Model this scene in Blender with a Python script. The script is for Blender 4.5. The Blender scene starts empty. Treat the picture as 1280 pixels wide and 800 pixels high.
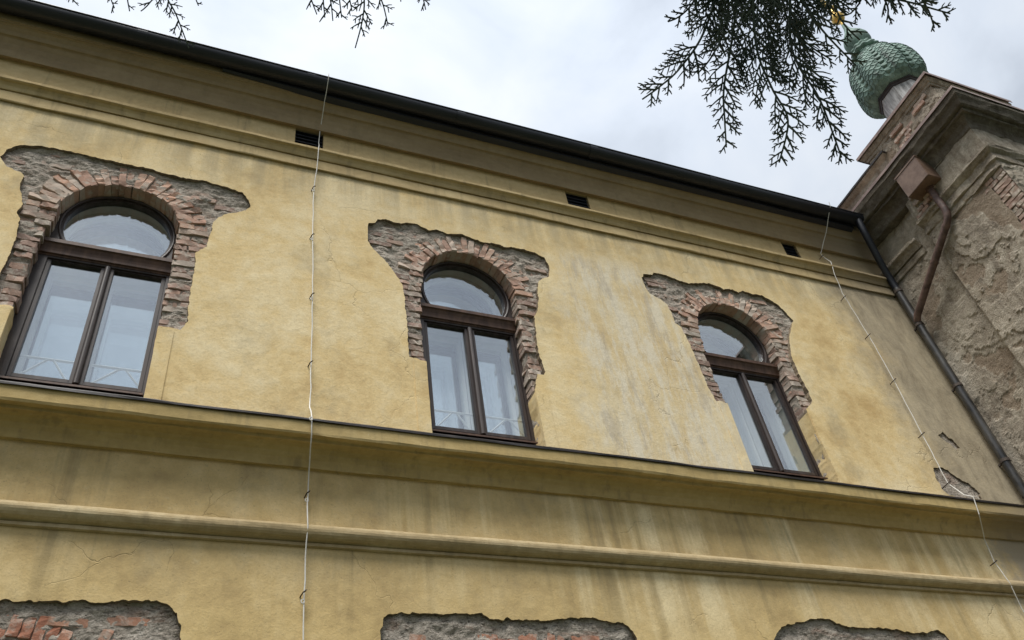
import bpy, bmesh, math, random
from mathutils import Vector, Matrix, noise as mn
from mathutils.geometry import delaunay_2d_cdt, intersect_point_tri_2d

# ------------------------------------------------------------------ camera
scene = bpy.context.scene
COL = scene.collection
CAM = Vector((-2.747, -6.195, -4.978))
YAW, PIT, ROL = 0.489, 0.757, -0.178
FPX = 1080.7                                   # focal length in pixels of a 1280 wide picture
cy, sy, cp, sp, cr, sr = math.cos(YAW), math.sin(YAW), math.cos(PIT), math.sin(PIT), math.cos(ROL), math.sin(ROL)
FWD = Vector((sy * cp, cy * cp, sp)); _R = Vector((cy, -sy, 0)); _U = _R.cross(FWD)
RGT = cr * _R + sr * _U
UPV = -sr * _R + cr * _U
camd = bpy.data.cameras.new('camera'); cam = bpy.data.objects.new('camera', camd); COL.objects.link(cam)
camd.sensor_width = 36; camd.lens = FPX / 1280 * 36; camd.clip_start = 0.05; camd.clip_end = 3000
m = Matrix((RGT, UPV, -FWD)).transposed().to_4x4(); m.translation = CAM
cam.matrix_world = m
scene.camera = cam

# ------------------------------------------------------------------ light
SUN_EL, SUN_AZ = math.radians(66), math.radians(217)       # azimuth clockwise from +y: behind the camera, a little left
EXPOSURE = 1.08
world = bpy.data.worlds.new('World'); scene.world = world; world.use_nodes = True
nt = world.node_tree; nt.nodes.clear()
wo = nt.nodes.new('ShaderNodeOutputWorld'); bg = nt.nodes.new('ShaderNodeBackground')
sky = nt.nodes.new('ShaderNodeTexSky'); sky.sky_type = 'NISHITA'; sky.sun_disc = False
sky.sun_elevation = SUN_EL; sky.sun_rotation = SUN_AZ; sky.air_density = 1.0; sky.dust_density = 3.0
tc = nt.nodes.new('ShaderNodeTexCoord')
n1 = nt.nodes.new('ShaderNodeTexNoise'); n1.inputs['Scale'].default_value = 3.8; n1.inputs['Detail'].default_value = 8; n1.inputs['Roughness'].default_value = 0.5
n1.inputs['Distortion'].default_value = 0.35
mp = nt.nodes.new('ShaderNodeMapping'); mp.inputs['Location'].default_value = (0.35, 0.2, 0.62); mp.inputs['Scale'].default_value = (1, 1, 1.25)
nt.links.new(tc.outputs['Generated'], mp.inputs['Vector']); nt.links.new(mp.outputs['Vector'], n1.inputs['Vector'])
rp = nt.nodes.new('ShaderNodeValToRGB'); e = rp.color_ramp.elements
e[0].position = 0.33; e[0].color = (5.0, 5.55, 6.4, 1)
e[1].position = 0.68; e[1].color = (8.1, 8.5, 9.0, 1)
x = e.new(0.5); x.color = (6.7, 7.35, 8.3, 1)
nt.links.new(n1.outputs['Fac'], rp.inputs['Fac'])
mx = nt.nodes.new('ShaderNodeMix'); mx.data_type = 'RGBA'; mx.inputs['Factor'].default_value = 0.96
nt.links.new(sky.outputs['Color'], mx.inputs['A']); nt.links.new(rp.outputs['Color'], mx.inputs['B'])
sxyz = nt.nodes.new('ShaderNodeSeparateXYZ'); nt.links.new(tc.outputs['Generated'], sxyz.inputs[0])
cie = nt.nodes.new('ShaderNodeMapRange'); cie.inputs[1].default_value = 0; cie.inputs[2].default_value = 1; cie.inputs[3].default_value = 0.24; cie.inputs[4].default_value = 1.12
nt.links.new(sxyz.outputs[2], cie.inputs[0])
vm = nt.nodes.new('ShaderNodeVectorMath'); vm.operation = 'SCALE'; nt.links.new(mx.outputs['Result'], vm.inputs[0]); nt.links.new(cie.outputs[0], vm.inputs['Scale'])
nt.links.new(vm.outputs[0], bg.inputs['Color']); bg.inputs['Strength'].default_value = 0.060
nt.links.new(bg.outputs['Background'], wo.inputs['Surface'])

sd = bpy.data.lights.new('sun', 'SUN'); sd.energy = 2.2; sd.angle = math.radians(28); sd.color = (1.0, 0.97, 0.92)
so = bpy.data.objects.new('sun', sd); COL.objects.link(so)
sdir = Vector((math.sin(SUN_AZ) * math.cos(SUN_EL), math.cos(SUN_AZ) * math.cos(SUN_EL), math.sin(SUN_EL)))
so.rotation_euler = sdir.to_track_quat('Z', 'Y').to_euler(); so.location = (0, -20, 20)

scene.view_settings.view_transform = 'Standard'; scene.view_settings.look = 'None'
scene.view_settings.gamma = 1; scene.view_settings.use_curve_mapping = False
scene.view_settings.exposure = EXPOSURE
scene.cycles.max_bounces = 8; scene.cycles.transparent_max_bounces = 16

# ------------------------------------------------------------------ material helpers
class M:
    def __init__(s, name, rough=0.85, metal=0.0, spec=0.3):
        s.m = bpy.data.materials.new(name); s.m.use_nodes = True; s.t = s.m.node_tree
        s.b = s.t.nodes['Principled BSDF']; s.b.inputs['Roughness'].default_value = rough
        s.b.inputs['Metallic'].default_value = metal; s.b.inputs['Specular IOR Level'].default_value = spec
        g = s.t.nodes.new('ShaderNodeNewGeometry'); s.pos = g.outputs['Position']
        s.geo = g
        sx = s.t.nodes.new('ShaderNodeSeparateXYZ'); s.t.links.new(s.pos, sx.inputs[0]); s.x, s.y, s.z = sx.outputs
    def link(s, a, b): s.t.links.new(a, b)
    def put(s, sock, v):
        if hasattr(v, 'node'): s.t.links.new(v, sock)
        elif isinstance(v, (tuple, list)) and len(v) == 3 and sock.type == 'RGBA': sock.default_value = (*v, 1)
        else: sock.default_value = v
    def map(s, v, scale=(1, 1, 1), loc=(0, 0, 0), rot=(0, 0, 0)):
        n = s.t.nodes.new('ShaderNodeMapping'); s.link(v, n.inputs['Vector'])
        n.inputs['Scale'].default_value = scale; n.inputs['Location'].default_value = loc; n.inputs['Rotation'].default_value = rot
        return n.outputs[0]
    def noise(s, v, scale, detail=6, rough=0.6, dist=0.0):
        n = s.t.nodes.new('ShaderNodeTexNoise'); s.link(v, n.inputs['Vector'])
        n.inputs['Scale'].default_value = scale; n.inputs['Detail'].default_value = detail
        n.inputs['Roughness'].default_value = rough; n.inputs['Distortion'].default_value = dist
        return n.outputs['Fac']
    def vor(s, v, scale, feature='F1'):
        n = s.t.nodes.new('ShaderNodeTexVoronoi'); n.feature = feature; s.link(v, n.inputs['Vector']); n.inputs['Scale'].default_value = scale
        return n.outputs['Distance']
    def rng(s, v, a, b, c=0.0, d=1.0, smooth=True):
        n = s.t.nodes.new('ShaderNodeMapRange'); n.interpolation_type = 'SMOOTHSTEP' if smooth else 'LINEAR'
        s.put(n.inputs[0], v)
        for i, q in enumerate((a, b, c, d)): n.inputs[i + 1].default_value = q
        return n.outputs[0]
    def ma(s, op, a, b=None):
        n = s.t.nodes.new('ShaderNodeMath'); n.operation = op; s.put(n.inputs[0], a)
        if b is not None: s.put(n.inputs[1], b)
        return n.outputs[0]
    def mul(s, *a):
        r = a[0]
        for q in a[1:]: r = s.ma('MULTIPLY', r, q)
        return r
    def ramp(s, f, stops):
        n = s.t.nodes.new('ShaderNodeValToRGB'); s.link(f, n.inputs[0]); e = n.color_ramp.elements
        while len(e) < len(stops): e.new(0.5)
        for q, (p, c) in zip(e, stops): q.position = p; q.color = (*c, 1)
        return n.outputs[0]
    def mix(s, f, a, b, mode='MIX'):
        n = s.t.nodes.new('ShaderNodeMix'); n.data_type = 'RGBA'; n.blend_type = mode
        s.put(n.inputs['Factor'], f); s.put(n.inputs['A'], a); s.put(n.inputs['B'], b)
        return n.outputs['Result']
    def bump(s, h, strength=0.4, dist=0.01):
        n = s.t.nodes.new('ShaderNodeBump'); n.inputs['Strength'].default_value = strength; n.inputs['Distance'].default_value = dist
        s.link(h, n.inputs['Height']); s.link(n.outputs[0], s.b.inputs['Normal'])
    def color(s, c): s.put(s.b.inputs['Base Color'], c); return s.m
    def objrand(s):
        n = s.t.nodes.new('ShaderNodeObjectInfo'); return n.outputs['Random']
    def objco(s):
        n = s.t.nodes.new('ShaderNodeTexCoord'); return n.outputs['Object']
    def box(s, axis, a, b, soft):
        return s.mul(s.rng(axis, a - soft, a + soft), s.rng(axis, b - soft, b + soft, 1.0, 0.0))

def plaster_material(name, dirty_shaded):
    k = M(name, 0.92, 0, 0.2)
    big = k.noise(k.pos, 1.1, 7, 0.6, 0.3); mid = k.noise(k.pos, 6.5, 8, 0.65); fine = k.noise(k.pos, 55, 5, 0.7)
    streak = k.noise(k.map(k.pos, (5, 5, 0.32)), 1.0, 7, 0.62, 0.15)
    thin = k.noise(k.map(k.pos, (6.5, 6.5, 0.34), (3, 1, 7)), 1.0, 9, 0.66, 0.35)
    f = k.ma('ADD', k.mul(big, 0.6), k.mul(mid, 0.4))
    if dirty_shaded:
        c = k.ramp(f, [(0.34, (0.42, 0.30, 0.14)), (0.48, (0.59, 0.435, 0.205)), (0.62, (0.70, 0.535, 0.28))])
    else:
        c = k.ramp(f, [(0.34, (0.56, 0.39, 0.175)), (0.47, (0.735, 0.56, 0.285)), (0.61, (0.82, 0.68, 0.42))])
    gb = k.rng(k.noise(k.map(k.pos, (1.2, 1, 0.9), (11, 3, 5)), 1.5, 9, 0.68), 0.50, 0.72)
    c = k.mix(k.mul(gb, 0.55), c, (0.40, 0.335, 0.215))
    sp_ = k.rng(k.noise(k.map(k.pos, loc=(4, 4, 9)), 17, 6, 0.7), 0.60, 0.74)
    c = k.mix(k.mul(sp_, 0.45), c, (0.33, 0.27, 0.17))
    pl = k.rng(k.noise(k.map(k.pos, loc=(1, 8, 2)), 11, 7, 0.72), 0.58, 0.74)
    c = k.mix(k.mul(pl, 0.4), c, (0.70, 0.60, 0.38))
    if not dirty_shaded:
        # washed-out grey and white area between the second and third window
        xs = k.ma('ADD', k.x, k.mul(k.ma('SUBTRACT', k.noise(k.pos, 2.2, 6, 0.7), 0.5), 1.3))
        wm = k.mul(k.box(xs, 1.15, 2.85, 0.25), k.box(k.z, -0.6, 2.72, 0.22))
        wv = k.rng(k.noise(k.map(k.pos, (3.4, 3, 0.8), (2, 0, 3), (0, 0.12, 0)), 1.6, 12, 0.80, 0.12), 0.43, 0.59)
        c = k.mix(k.mul(wm, 0.35), c, (0.62, 0.53, 0.36))
        c = k.mix(k.mul(wm, wv, 0.9), c, (0.74, 0.67, 0.52))
        gv = k.rng(k.noise(k.map(k.pos, (3.2, 3, 0.6), (7, 0, 1), (0, 0.15, 0)), 1.5, 12, 0.80, 0.12), 0.50, 0.61)
        c = k.mix(k.mul(wm, gv, 0.6), c, (0.46, 0.40, 0.31))
        # grime washed down under the string course
        gm = k.mul(k.rng(k.z, 2.45, 3.35), k.rng(streak, 0.36, 0.66))
        c = k.mix(k.mul(gm, 0.7), c, (0.36, 0.30, 0.19))
        # grey, damp corner beside the downpipe
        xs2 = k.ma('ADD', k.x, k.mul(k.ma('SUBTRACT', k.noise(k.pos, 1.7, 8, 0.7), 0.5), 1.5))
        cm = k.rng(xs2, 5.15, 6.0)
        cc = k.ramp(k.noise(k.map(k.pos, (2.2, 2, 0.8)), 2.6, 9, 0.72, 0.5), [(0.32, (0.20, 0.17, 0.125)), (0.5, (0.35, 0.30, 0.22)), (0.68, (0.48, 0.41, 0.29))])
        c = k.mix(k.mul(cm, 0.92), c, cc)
    else:
        # pale and dark runs below the ledge
        xr = k.rng(k.x, 0.2, 2.0)
        rm = k.mul(k.rng(thin, 0.47, 0.63), k.rng(k.noise(k.map(k.pos, (1.1, 1, 0.5)), 1.0, 5), 0.40, 0.62), k.rng(k.x, -3.0, 1.6, 0.25, 1.0))
        c = k.mix(k.mul(rm, 0.85), c, (0.76, 0.62, 0.35))
        br = k.mul(k.rng(k.noise(k.map(k.pos, (2.4, 1, 0.09), (1, 0, 4)), 1.0, 6, 0.55, 0.1), 0.52, 0.66), k.rng(k.x, -0.3, 1.0), k.rng(mid, 0.3, 0.6, 0.5, 1.0))
        c = k.mix(k.mul(br, 0.95), c, (0.84, 0.70, 0.43))
        dm = k.rng(streak, 0.52, 0.70)
        c = k.mix(k.mul(dm, 0.55), c, (0.25, 0.195, 0.105))
        # lighter wall low down: less dirt and less of the painted ledge shade
        lo = k.mul(k.rng(k.z, -2.3, -1.55, 1.0, 0.0), k.rng(mid, 0.2, 0.6, 0.4, 1.0))
        c = k.mix(k.mul(lo, 0.75), c, k.ramp(f, [(0.34, (0.50, 0.36, 0.155)), (0.48, (0.65, 0.48, 0.215)), (0.62, (0.74, 0.58, 0.30))]))
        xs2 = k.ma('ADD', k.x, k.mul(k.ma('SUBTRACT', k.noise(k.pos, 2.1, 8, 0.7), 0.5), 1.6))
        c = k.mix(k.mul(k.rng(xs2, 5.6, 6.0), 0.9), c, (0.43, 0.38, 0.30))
    c = k.mix(k.rng(fine, 0.40, 0.68, 0.0, 0.24), c, (0.38, 0.295, 0.16))
    c = k.mix(k.mul(k.rng(k.noise(k.map(k.pos, loc=(8, 8, 8)), 70, 3, 0.6), 0.64, 0.72), 0.5), c, (0.20, 0.155, 0.09))
    wob = k.t.nodes.new('ShaderNodeTexNoise'); k.link(k.pos, wob.inputs['Vector']); wob.inputs['Scale'].default_value = 2.5; wob.inputs['Detail'].default_value = 6
    va = k.t.nodes.new('ShaderNodeVectorMath'); va.operation = 'MULTIPLY_ADD'; k.link(wob.outputs['Color'], va.inputs[0]); va.inputs[1].default_value = (.55, .55, .55); k.link(k.pos, va.inputs[2])
    ck = k.mul(k.rng(k.vor(va.outputs[0], 0.9, 'DISTANCE_TO_EDGE'), 0.0, 0.006, 1.0, 0.0), k.rng(k.noise(k.map(k.pos, loc=(2, 2, 7)), 0.9, 3), 0.50, 0.60))
    c = k.mix(k.mul(ck, 0.22), c, (0.22, 0.17, 0.10))
    h = k.ma('ADD', k.mul(mid, 0.7), k.mul(fine, 0.22))
    k.bump(k.ma('SUBTRACT', h, k.mul(ck, 0.3)), 0.5, 0.022)
    return k.color(c)

MAT = {}
MAT['plaster'] = plaster_material('yellow_plaster', False)
MAT['plaster_low'] = plaster_material('stained_shaded_plaster', True)  # darker base holds both dirt and shade from the ledge, painted in

def cornice_mat(name, a, b, c3, edge):
    k = M(name, 0.92, 0, 0.2)
    f = k.ma('ADD', k.mul(k.noise(k.map(k.pos, (0.8, 2, 2)), 1.6, 8, 0.65), 0.6), k.mul(k.noise(k.pos, 12, 7, 0.7), 0.4))
    c = k.ramp(f, [(0.32, a), (0.5, b), (0.68, c3)])
    st = k.rng(k.noise(k.map(k.pos, (9, 9, 0.9)), 1.0, 6, 0.65), 0.52, 0.70)
    c = k.mix(k.mul(st, 0.45), c, (0.24, 0.19, 0.11))
    p = k.rng(k.noise(k.map(k.pos, (1, 1, 1), (5, 5, 5)), 24, 5, 0.75), 0.66, 0.74)
    c = k.mix(k.mul(p, edge), c, (0.62, 0.57, 0.46))
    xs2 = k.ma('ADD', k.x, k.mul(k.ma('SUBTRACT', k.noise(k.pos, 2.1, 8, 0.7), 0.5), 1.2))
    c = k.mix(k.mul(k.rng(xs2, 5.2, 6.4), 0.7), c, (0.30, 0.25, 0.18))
    k.bump(k.ma('ADD', k.noise(k.pos, 14, 8, 0.7), k.mul(k.noise(k.pos, 70, 4, 0.7), 0.3)), 0.35, 0.015)
    return k.color(c)
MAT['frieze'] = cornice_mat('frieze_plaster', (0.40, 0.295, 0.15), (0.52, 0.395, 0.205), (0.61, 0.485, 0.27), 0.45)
MAT['eaves'] = cornice_mat('shaded_eaves_plaster', (0.25, 0.185, 0.11), (0.32, 0.24, 0.14), (0.39, 0.30, 0.18), 0.2)  # brown staining, plus the shade under the gutter put into the colour
MAT['ledge'] = cornice_mat('ledge_plaster', (0.39, 0.285, 0.125), (0.50, 0.37, 0.165), (0.61, 0.47, 0.23), 0.4)
MAT['torus'] = cornice_mat('roll_plaster', (0.33, 0.25, 0.13), (0.44, 0.34, 0.19), (0.60, 0.50, 0.31), 0.7)

def mortar_mat():
    k = M('lime_mortar', 0.95, 0, 0.15)
    a = k.noise(k.pos, 7, 9, 0.7, 0.4); b = k.noise(k.pos, 38, 6, 0.7)
    c = k.ramp(k.ma('ADD', k.mul(a, 0.55), k.mul(b, 0.45)), [(0.30, (0.24, 0.20, 0.155)), (0.44, (0.43, 0.375, 0.31)), (0.58, (0.58, 0.52, 0.44)), (0.73, (0.70, 0.65, 0.57))])
    r = k.rng(k.noise(k.map(k.pos, (0.8, 1, 2.2), (3, 3, 3)), 4.2, 7, 0.7, 0.5), 0.52, 0.64)
    c = k.mix(k.mul(r, 0.5), c, (0.40, 0.25, 0.185))
    pit = k.rng(k.noise(k.map(k.pos, (0.8, 1, 2.0), (5, 1, 2)), 34, 6, 0.72, 0.3), 0.33, 0.45, 1.0, 0.0)
    c = k.mix(k.mul(pit, 0.55), c, (0.10, 0.08, 0.062))
    k.bump(k.ma('SUBTRACT', k.ma('ADD', k.noise(k.pos, 30, 8, 0.75), k.mul(k.noise(k.pos, 110, 4, 0.7), 0.35)), k.mul(pit, 0.5)), 1.0, 0.03)
    return k.color(c)
MAT['mortar'] = mortar_mat()

def brick_mat(name, red):
    k = M(name, 0.9, 0, 0.2)
    r = k.objrand()
    if red is None: c = k.ramp(r, [(0.0, (0.40, 0.26, 0.20)), (0.3, (0.52, 0.32, 0.235)), (0.55, (0.56, 0.40, 0.31)), (0.8, (0.60, 0.36, 0.25)), (1.0, (0.56, 0.48, 0.40))])
    elif red: c = k.ramp(r, [(0.0, (0.37, 0.155, 0.095)), (0.45, (0.45, 0.205, 0.13)), (0.8, (0.50, 0.26, 0.17)), (1.0, (0.36, 0.22, 0.16))])
    else: c = k.ramp(r, [(0.0, (0.27, 0.19, 0.155)), (0.3, (0.38, 0.265, 0.215)), (0.5, (0.46, 0.305, 0.235)), (0.7, (0.46, 0.365, 0.30)), (0.85, (0.40, 0.325, 0.275)), (1.0, (0.56, 0.48, 0.40))])
    v = k.noise(k.pos, 14, 8, 0.7, 0.3)
    c = k.mix(k.rng(v, 0.3, 0.7, 0.0, 0.5), c, k.mix(0.5, c, (0.16, 0.10, 0.075)))
    sm = k.rng(k.noise(k.map(k.pos, loc=(9, 2, 4)), 10, 8, 0.74, 0.3), 0.48, 0.63)
    c = k.mix(k.mul(sm, 0.6 if red else 0.9), c, (0.53, 0.47, 0.395))
    k.bump(k.ma('ADD', k.noise(k.pos, 32, 7, 0.75), k.mul(k.noise(k.pos, 120, 3, 0.7), 0.3)), 0.7, 0.012)
    return k.color(c)
MAT['brick'] = brick_mat('weathered_brick', False)
MAT['brick_arch'] = brick_mat('pale_orange_brick', None)
MAT['brick_red'] = brick_mat('red_brick', True)

def wood_mat(name, a, b, rough=0.45):
    k = M(name, rough, 0, 0.4)
    g = k.noise(k.map(k.pos, (14, 14, 1.6)), 1.0, 7, 0.65, 0.4); w = k.noise(k.pos, 30, 5, 0.7)
    c = k.mix(k.rng(g, 0.35, 0.68), a, b)
    c = k.mix(k.mul(k.rng(w, 0.62, 0.72), 0.4), c, (0.16, 0.13, 0.11))
    k.bump(g, 0.25, 0.004)
    return k.color(c)
MAT['wood'] = wood_mat('dark_window_paint', (0.030, 0.021, 0.019), (0.068, 0.050, 0.044))
MAT['transom'] = wood_mat('brown_window_paint', (0.060, 0.029, 0.017), (0.125, 0.066, 0.040), 0.5)
MAT['white'] = wood_mat('white_window_paint', (0.76, 0.75, 0.72), (0.84, 0.83, 0.80), 0.5)

def glass_mat(name, fac, tint):
    k = M(name, 0.0)
    t = k.t; t.nodes.remove(k.b)
    gl = t.nodes.new('ShaderNodeBsdfGlossy'); gl.inputs['Color'].default_value = (*tint, 1); gl.inputs['Roughness'].default_value = 0.004
    tr = t.nodes.new('ShaderNodeBsdfTransparent'); tr.inputs['Color'].default_value = (0.93, 0.96, 0.96, 1)
    ms = t.nodes.new('ShaderNodeMixShader'); ms.inputs[0].default_value = fac
    bp = t.nodes.new('ShaderNodeBump'); bp.inputs['Strength'].default_value = 0.006; bp.inputs['Distance'].default_value = 0.02
    t.links.new(k.noise(k.pos, 1.7, 2, 0.4), bp.inputs['Height']); t.links.new(bp.outputs[0], gl.inputs['Normal'])
    t.links.new(tr.outputs[0], ms.inputs[1]); t.links.new(gl.outputs[0], ms.inputs[2])
    t.links.new(ms.outputs[0], t.nodes['Material Output'].inputs['Surface'])
    return k.m
MAT['glass'] = glass_mat('window_glass', 0.26, (0.93, 0.96, 1.0))
MAT['glass_inner'] = glass_mat('inner_window_glass', 0.60, (0.95, 0.98, 1.0))

def simple(name, a, b, scale=6, rough=0.6, metal=0.0, spec=0.4, bump=0.2, stretch=(1, 1, 1)):
    k = M(name, rough, metal, spec)
    f = k.noise(k.map(k.pos, stretch), scale, 8, 0.68, 0.2)
    k.bump(f, bump, 0.01)
    return k.color(k.mix(k.rng(f, 0.33, 0.67), a, b))
MAT['room'] = simple('room_wall', (0.10, 0.10, 0.10), (0.14, 0.14, 0.135))
MAT['gutter'] = simple('gutter_paint', (0.010, 0.012, 0.018), (0.019, 0.022, 0.031), 4, 0.42, 0, 0.5, 0.1, (0.4, 3, 3))
MAT['flash_dark'] = simple('ledge_sheet_metal', (0.014, 0.012, 0.012), (0.040, 0.031, 0.027), 7, 0.55, 0, 0.4)
MAT['flash_brown'] = simple('brown_sheet_metal', (0.17, 0.115, 0.10), (0.33, 0.24, 0.21), 5, 0.5, 0, 0.5)
MAT['rust'] = simple('brown_painted_metal', (0.13, 0.078, 0.052), (0.22, 0.145, 0.105), 5, 0.5, 0, 0.5)
MAT['rust_dark'] = simple('rusted_pipe_metal', (0.070, 0.040, 0.033), (0.17, 0.105, 0.085), 9, 0.55, 0, 0.5)
MAT['blackpipe'] = simple('black_pipe_paint', (0.012, 0.012, 0.013), (0.075, 0.070, 0.062), 9, 0.35, 0, 0.6, 0.4, (1, 1, 0.25))
MAT['void'] = simple('vent_louvre_paint', (0.008, 0.010, 0.016), (0.014, 0.017, 0.026), 9, 0.6)
MAT['roof'] = simple('roof_tile', (0.10, 0.06, 0.05), (0.16, 0.09, 0.07), 9)
MAT['wire'] = simple('white_wire', (0.62, 0.60, 0.55), (0.74, 0.72, 0.67), 30, 0.5)
MAT['hook'] = simple('rusty_hook', (0.045, 0.035, 0.03), (0.10, 0.075, 0.06), 40, 0.7)
MAT['gold'] = simple('gilded_metal', (0.72, 0.47, 0.12), (0.85, 0.60, 0.20), 12, 0.35, 0.7, 0.5)
MAT['bark'] = simple('conifer_bark', (0.055, 0.038, 0.028), (0.12, 0.085, 0.062), 12, 0.9, 0, 0.2, 0.8, (3, 3, 0.6))
MAT['raw'] = simple('raw_plaster_edge', (0.15, 0.12, 0.085), (0.30, 0.24, 0.17), 25, 0.95, 0, 0.1, 0.8)
MAT['ground'] = simple('garden_lawn', (0.025, 0.035, 0.015), (0.06, 0.065, 0.035), 3, 0.95)

def needle_mat():
    k = M('conifer_scale_leaf', 0.6, 0, 0.3)
    c = k.mix(k.rng(k.noise(k.pos, 9, 4), 0.35, 0.65), (0.030, 0.044, 0.036), (0.062, 0.082, 0.060))
    c = k.mix(k.mul(k.rng(k.noise(k.map(k.pos, loc=(3, 7, 1)), 14, 3), 0.66, 0.72), 0.8), c, (0.12, 0.055, 0.03))
    return k.color(c)
MAT['leaf'] = needle_mat()

def copper():
    k = M('verdigris_copper', 0.7, 0.0, 0.35)
    f = k.noise(k.map(k.pos, (3, 3, 1.2)), 2.4, 8, 0.68, 0.4)
    c = k.ramp(f, [(0.32, (0.055, 0.080, 0.068)), (0.45, (0.12, 0.19, 0.16)), (0.58, (0.19, 0.295, 0.25)), (0.75, (0.29, 0.39, 0.34))])
    c = k.mix(k.mul(k.rng(k.noise(k.map(k.pos, (11, 11, 1)), 1, 5), 0.55, 0.7), 0.45), c, (0.055, 0.06, 0.05))
    k.bump(k.noise(k.pos, 30, 5), 0.2, 0.01)
    return k.color(c)
MAT['copper'] = copper()

def wing_mat(name, tone=1.0, dark=0.0):
    k = M(name, 0.95, 0, 0.15)
    t = lambda c: tuple(q * tone for q in c)
    a = k.noise(k.pos, 1.7, 9, 0.68, 0.5); b = k.noise(k.pos, 9, 9, 0.72, 0.3); d = k.noise(k.pos, 48, 5, 0.7)
    f = k.ma('ADD', k.mul(a, 0.42), k.ma('ADD', k.mul(b, 0.40), k.mul(d, 0.18)))
    c = k.ramp(f, [(0.38, t((0.15, 0.122, 0.09))), (0.46, t((0.31, 0.262, 0.205))), (0.54, t((0.45, 0.395, 0.315))), (0.63, t((0.66, 0.60, 0.50)))])
    st = k.rng(k.noise(k.map(k.pos, (7, 7, 0.5)), 1.0, 7, 0.66), 0.52, 0.70)
    c = k.mix(k.mul(st, 0.4 + dark), c, (0.11, 0.09, 0.07))
    sp_ = k.rng(k.noise(k.map(k.pos, loc=(6, 1, 3)), 20, 7, 0.75), 0.60, 0.72)
    c = k.mix(k.mul(sp_, 0.5), c, (0.17, 0.135, 0.10))
    pk = k.rng(k.noise(k.map(k.pos, loc=(1, 6, 8)), 2.3, 6, 0.7, 0.4), 0.58, 0.70)
    c = k.mix(k.mul(pk, 0.35), c, t((0.40, 0.29, 0.20)))
    at_ = k.t.nodes.new('ShaderNodeAttribute'); at_.attribute_name = 'layer'
    c = k.mix(k.mul(at_.outputs['Fac'], 0.55), c, k.mix(0.35, c, t((0.56, 0.50, 0.41)), 'MIX'))
    c = k.mix(k.mul(k.rng(at_.outputs['Fac'], -0.9, -0.2, 1.0, 0.0), 0.6), c, t((0.27, 0.20, 0.14)))
    k.bump(k.ma('ADD', b, k.mul(k.noise(k.pos, 40, 8, 0.75), 0.5)), 0.9, 0.05)
    return k.color(c)
MAT['wing'] = wing_mat('weathered_grey_render', 0.98, .08)
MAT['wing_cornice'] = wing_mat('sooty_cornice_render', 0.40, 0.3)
MAT['wing_pale'] = wing_mat('pale_patched_render', 0.98, .1)
MAT['drum'] = simple('streaked_sheet_metal', (0.16, 0.155, 0.15), (0.52, 0.52, 0.51), 2.5, 0.7, 0, 0.3, 0.1, (6, 6, 0.8))

# ------------------------------------------------------------------ object helpers
def link(o, parent=None):
    COL.objects.link(o)
    if parent is not None:
        o.parent = parent
        o.matrix_parent_inverse = Matrix.Translation(-Vector(parent.get('_base', (0, 0, 0))))
    return o
def thing(name, label, cat, base=(0, 0, 0), group=None):
    o = bpy.data.objects.new(name, None); o.empty_display_size = 0.2; COL.objects.link(o)
    o.location = base; o['_base'] = base; o['label'] = label; o['category'] = cat
    if group: o['group'] = group
    return o
def part_empty(name, parent, label=None):
    o = bpy.data.objects.new(name, None); link(o, parent)
    if label: o['label'] = label
    return o
def mesh_obj(name, verts, faces, mat, parent=None, smooth=False, label=None, kind=None):
    me = bpy.data.meshes.new(name); me.from_pydata([tuple(v) for v in verts], [], faces); me.update()
    return mesh_link(name, me, mat, parent, smooth, label, kind)
def mesh_link(name, me, mat, parent=None, smooth=False, label=None, kind=None):
    if mat: me.materials.append(MAT[mat])
    if smooth: me.polygons.foreach_set('use_smooth', [True] * len(me.polygons))
    o = bpy.data.objects.new(name, me); link(o, parent)
    if label: o['label'] = label
    if kind: o['kind'] = kind
    return o
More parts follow.
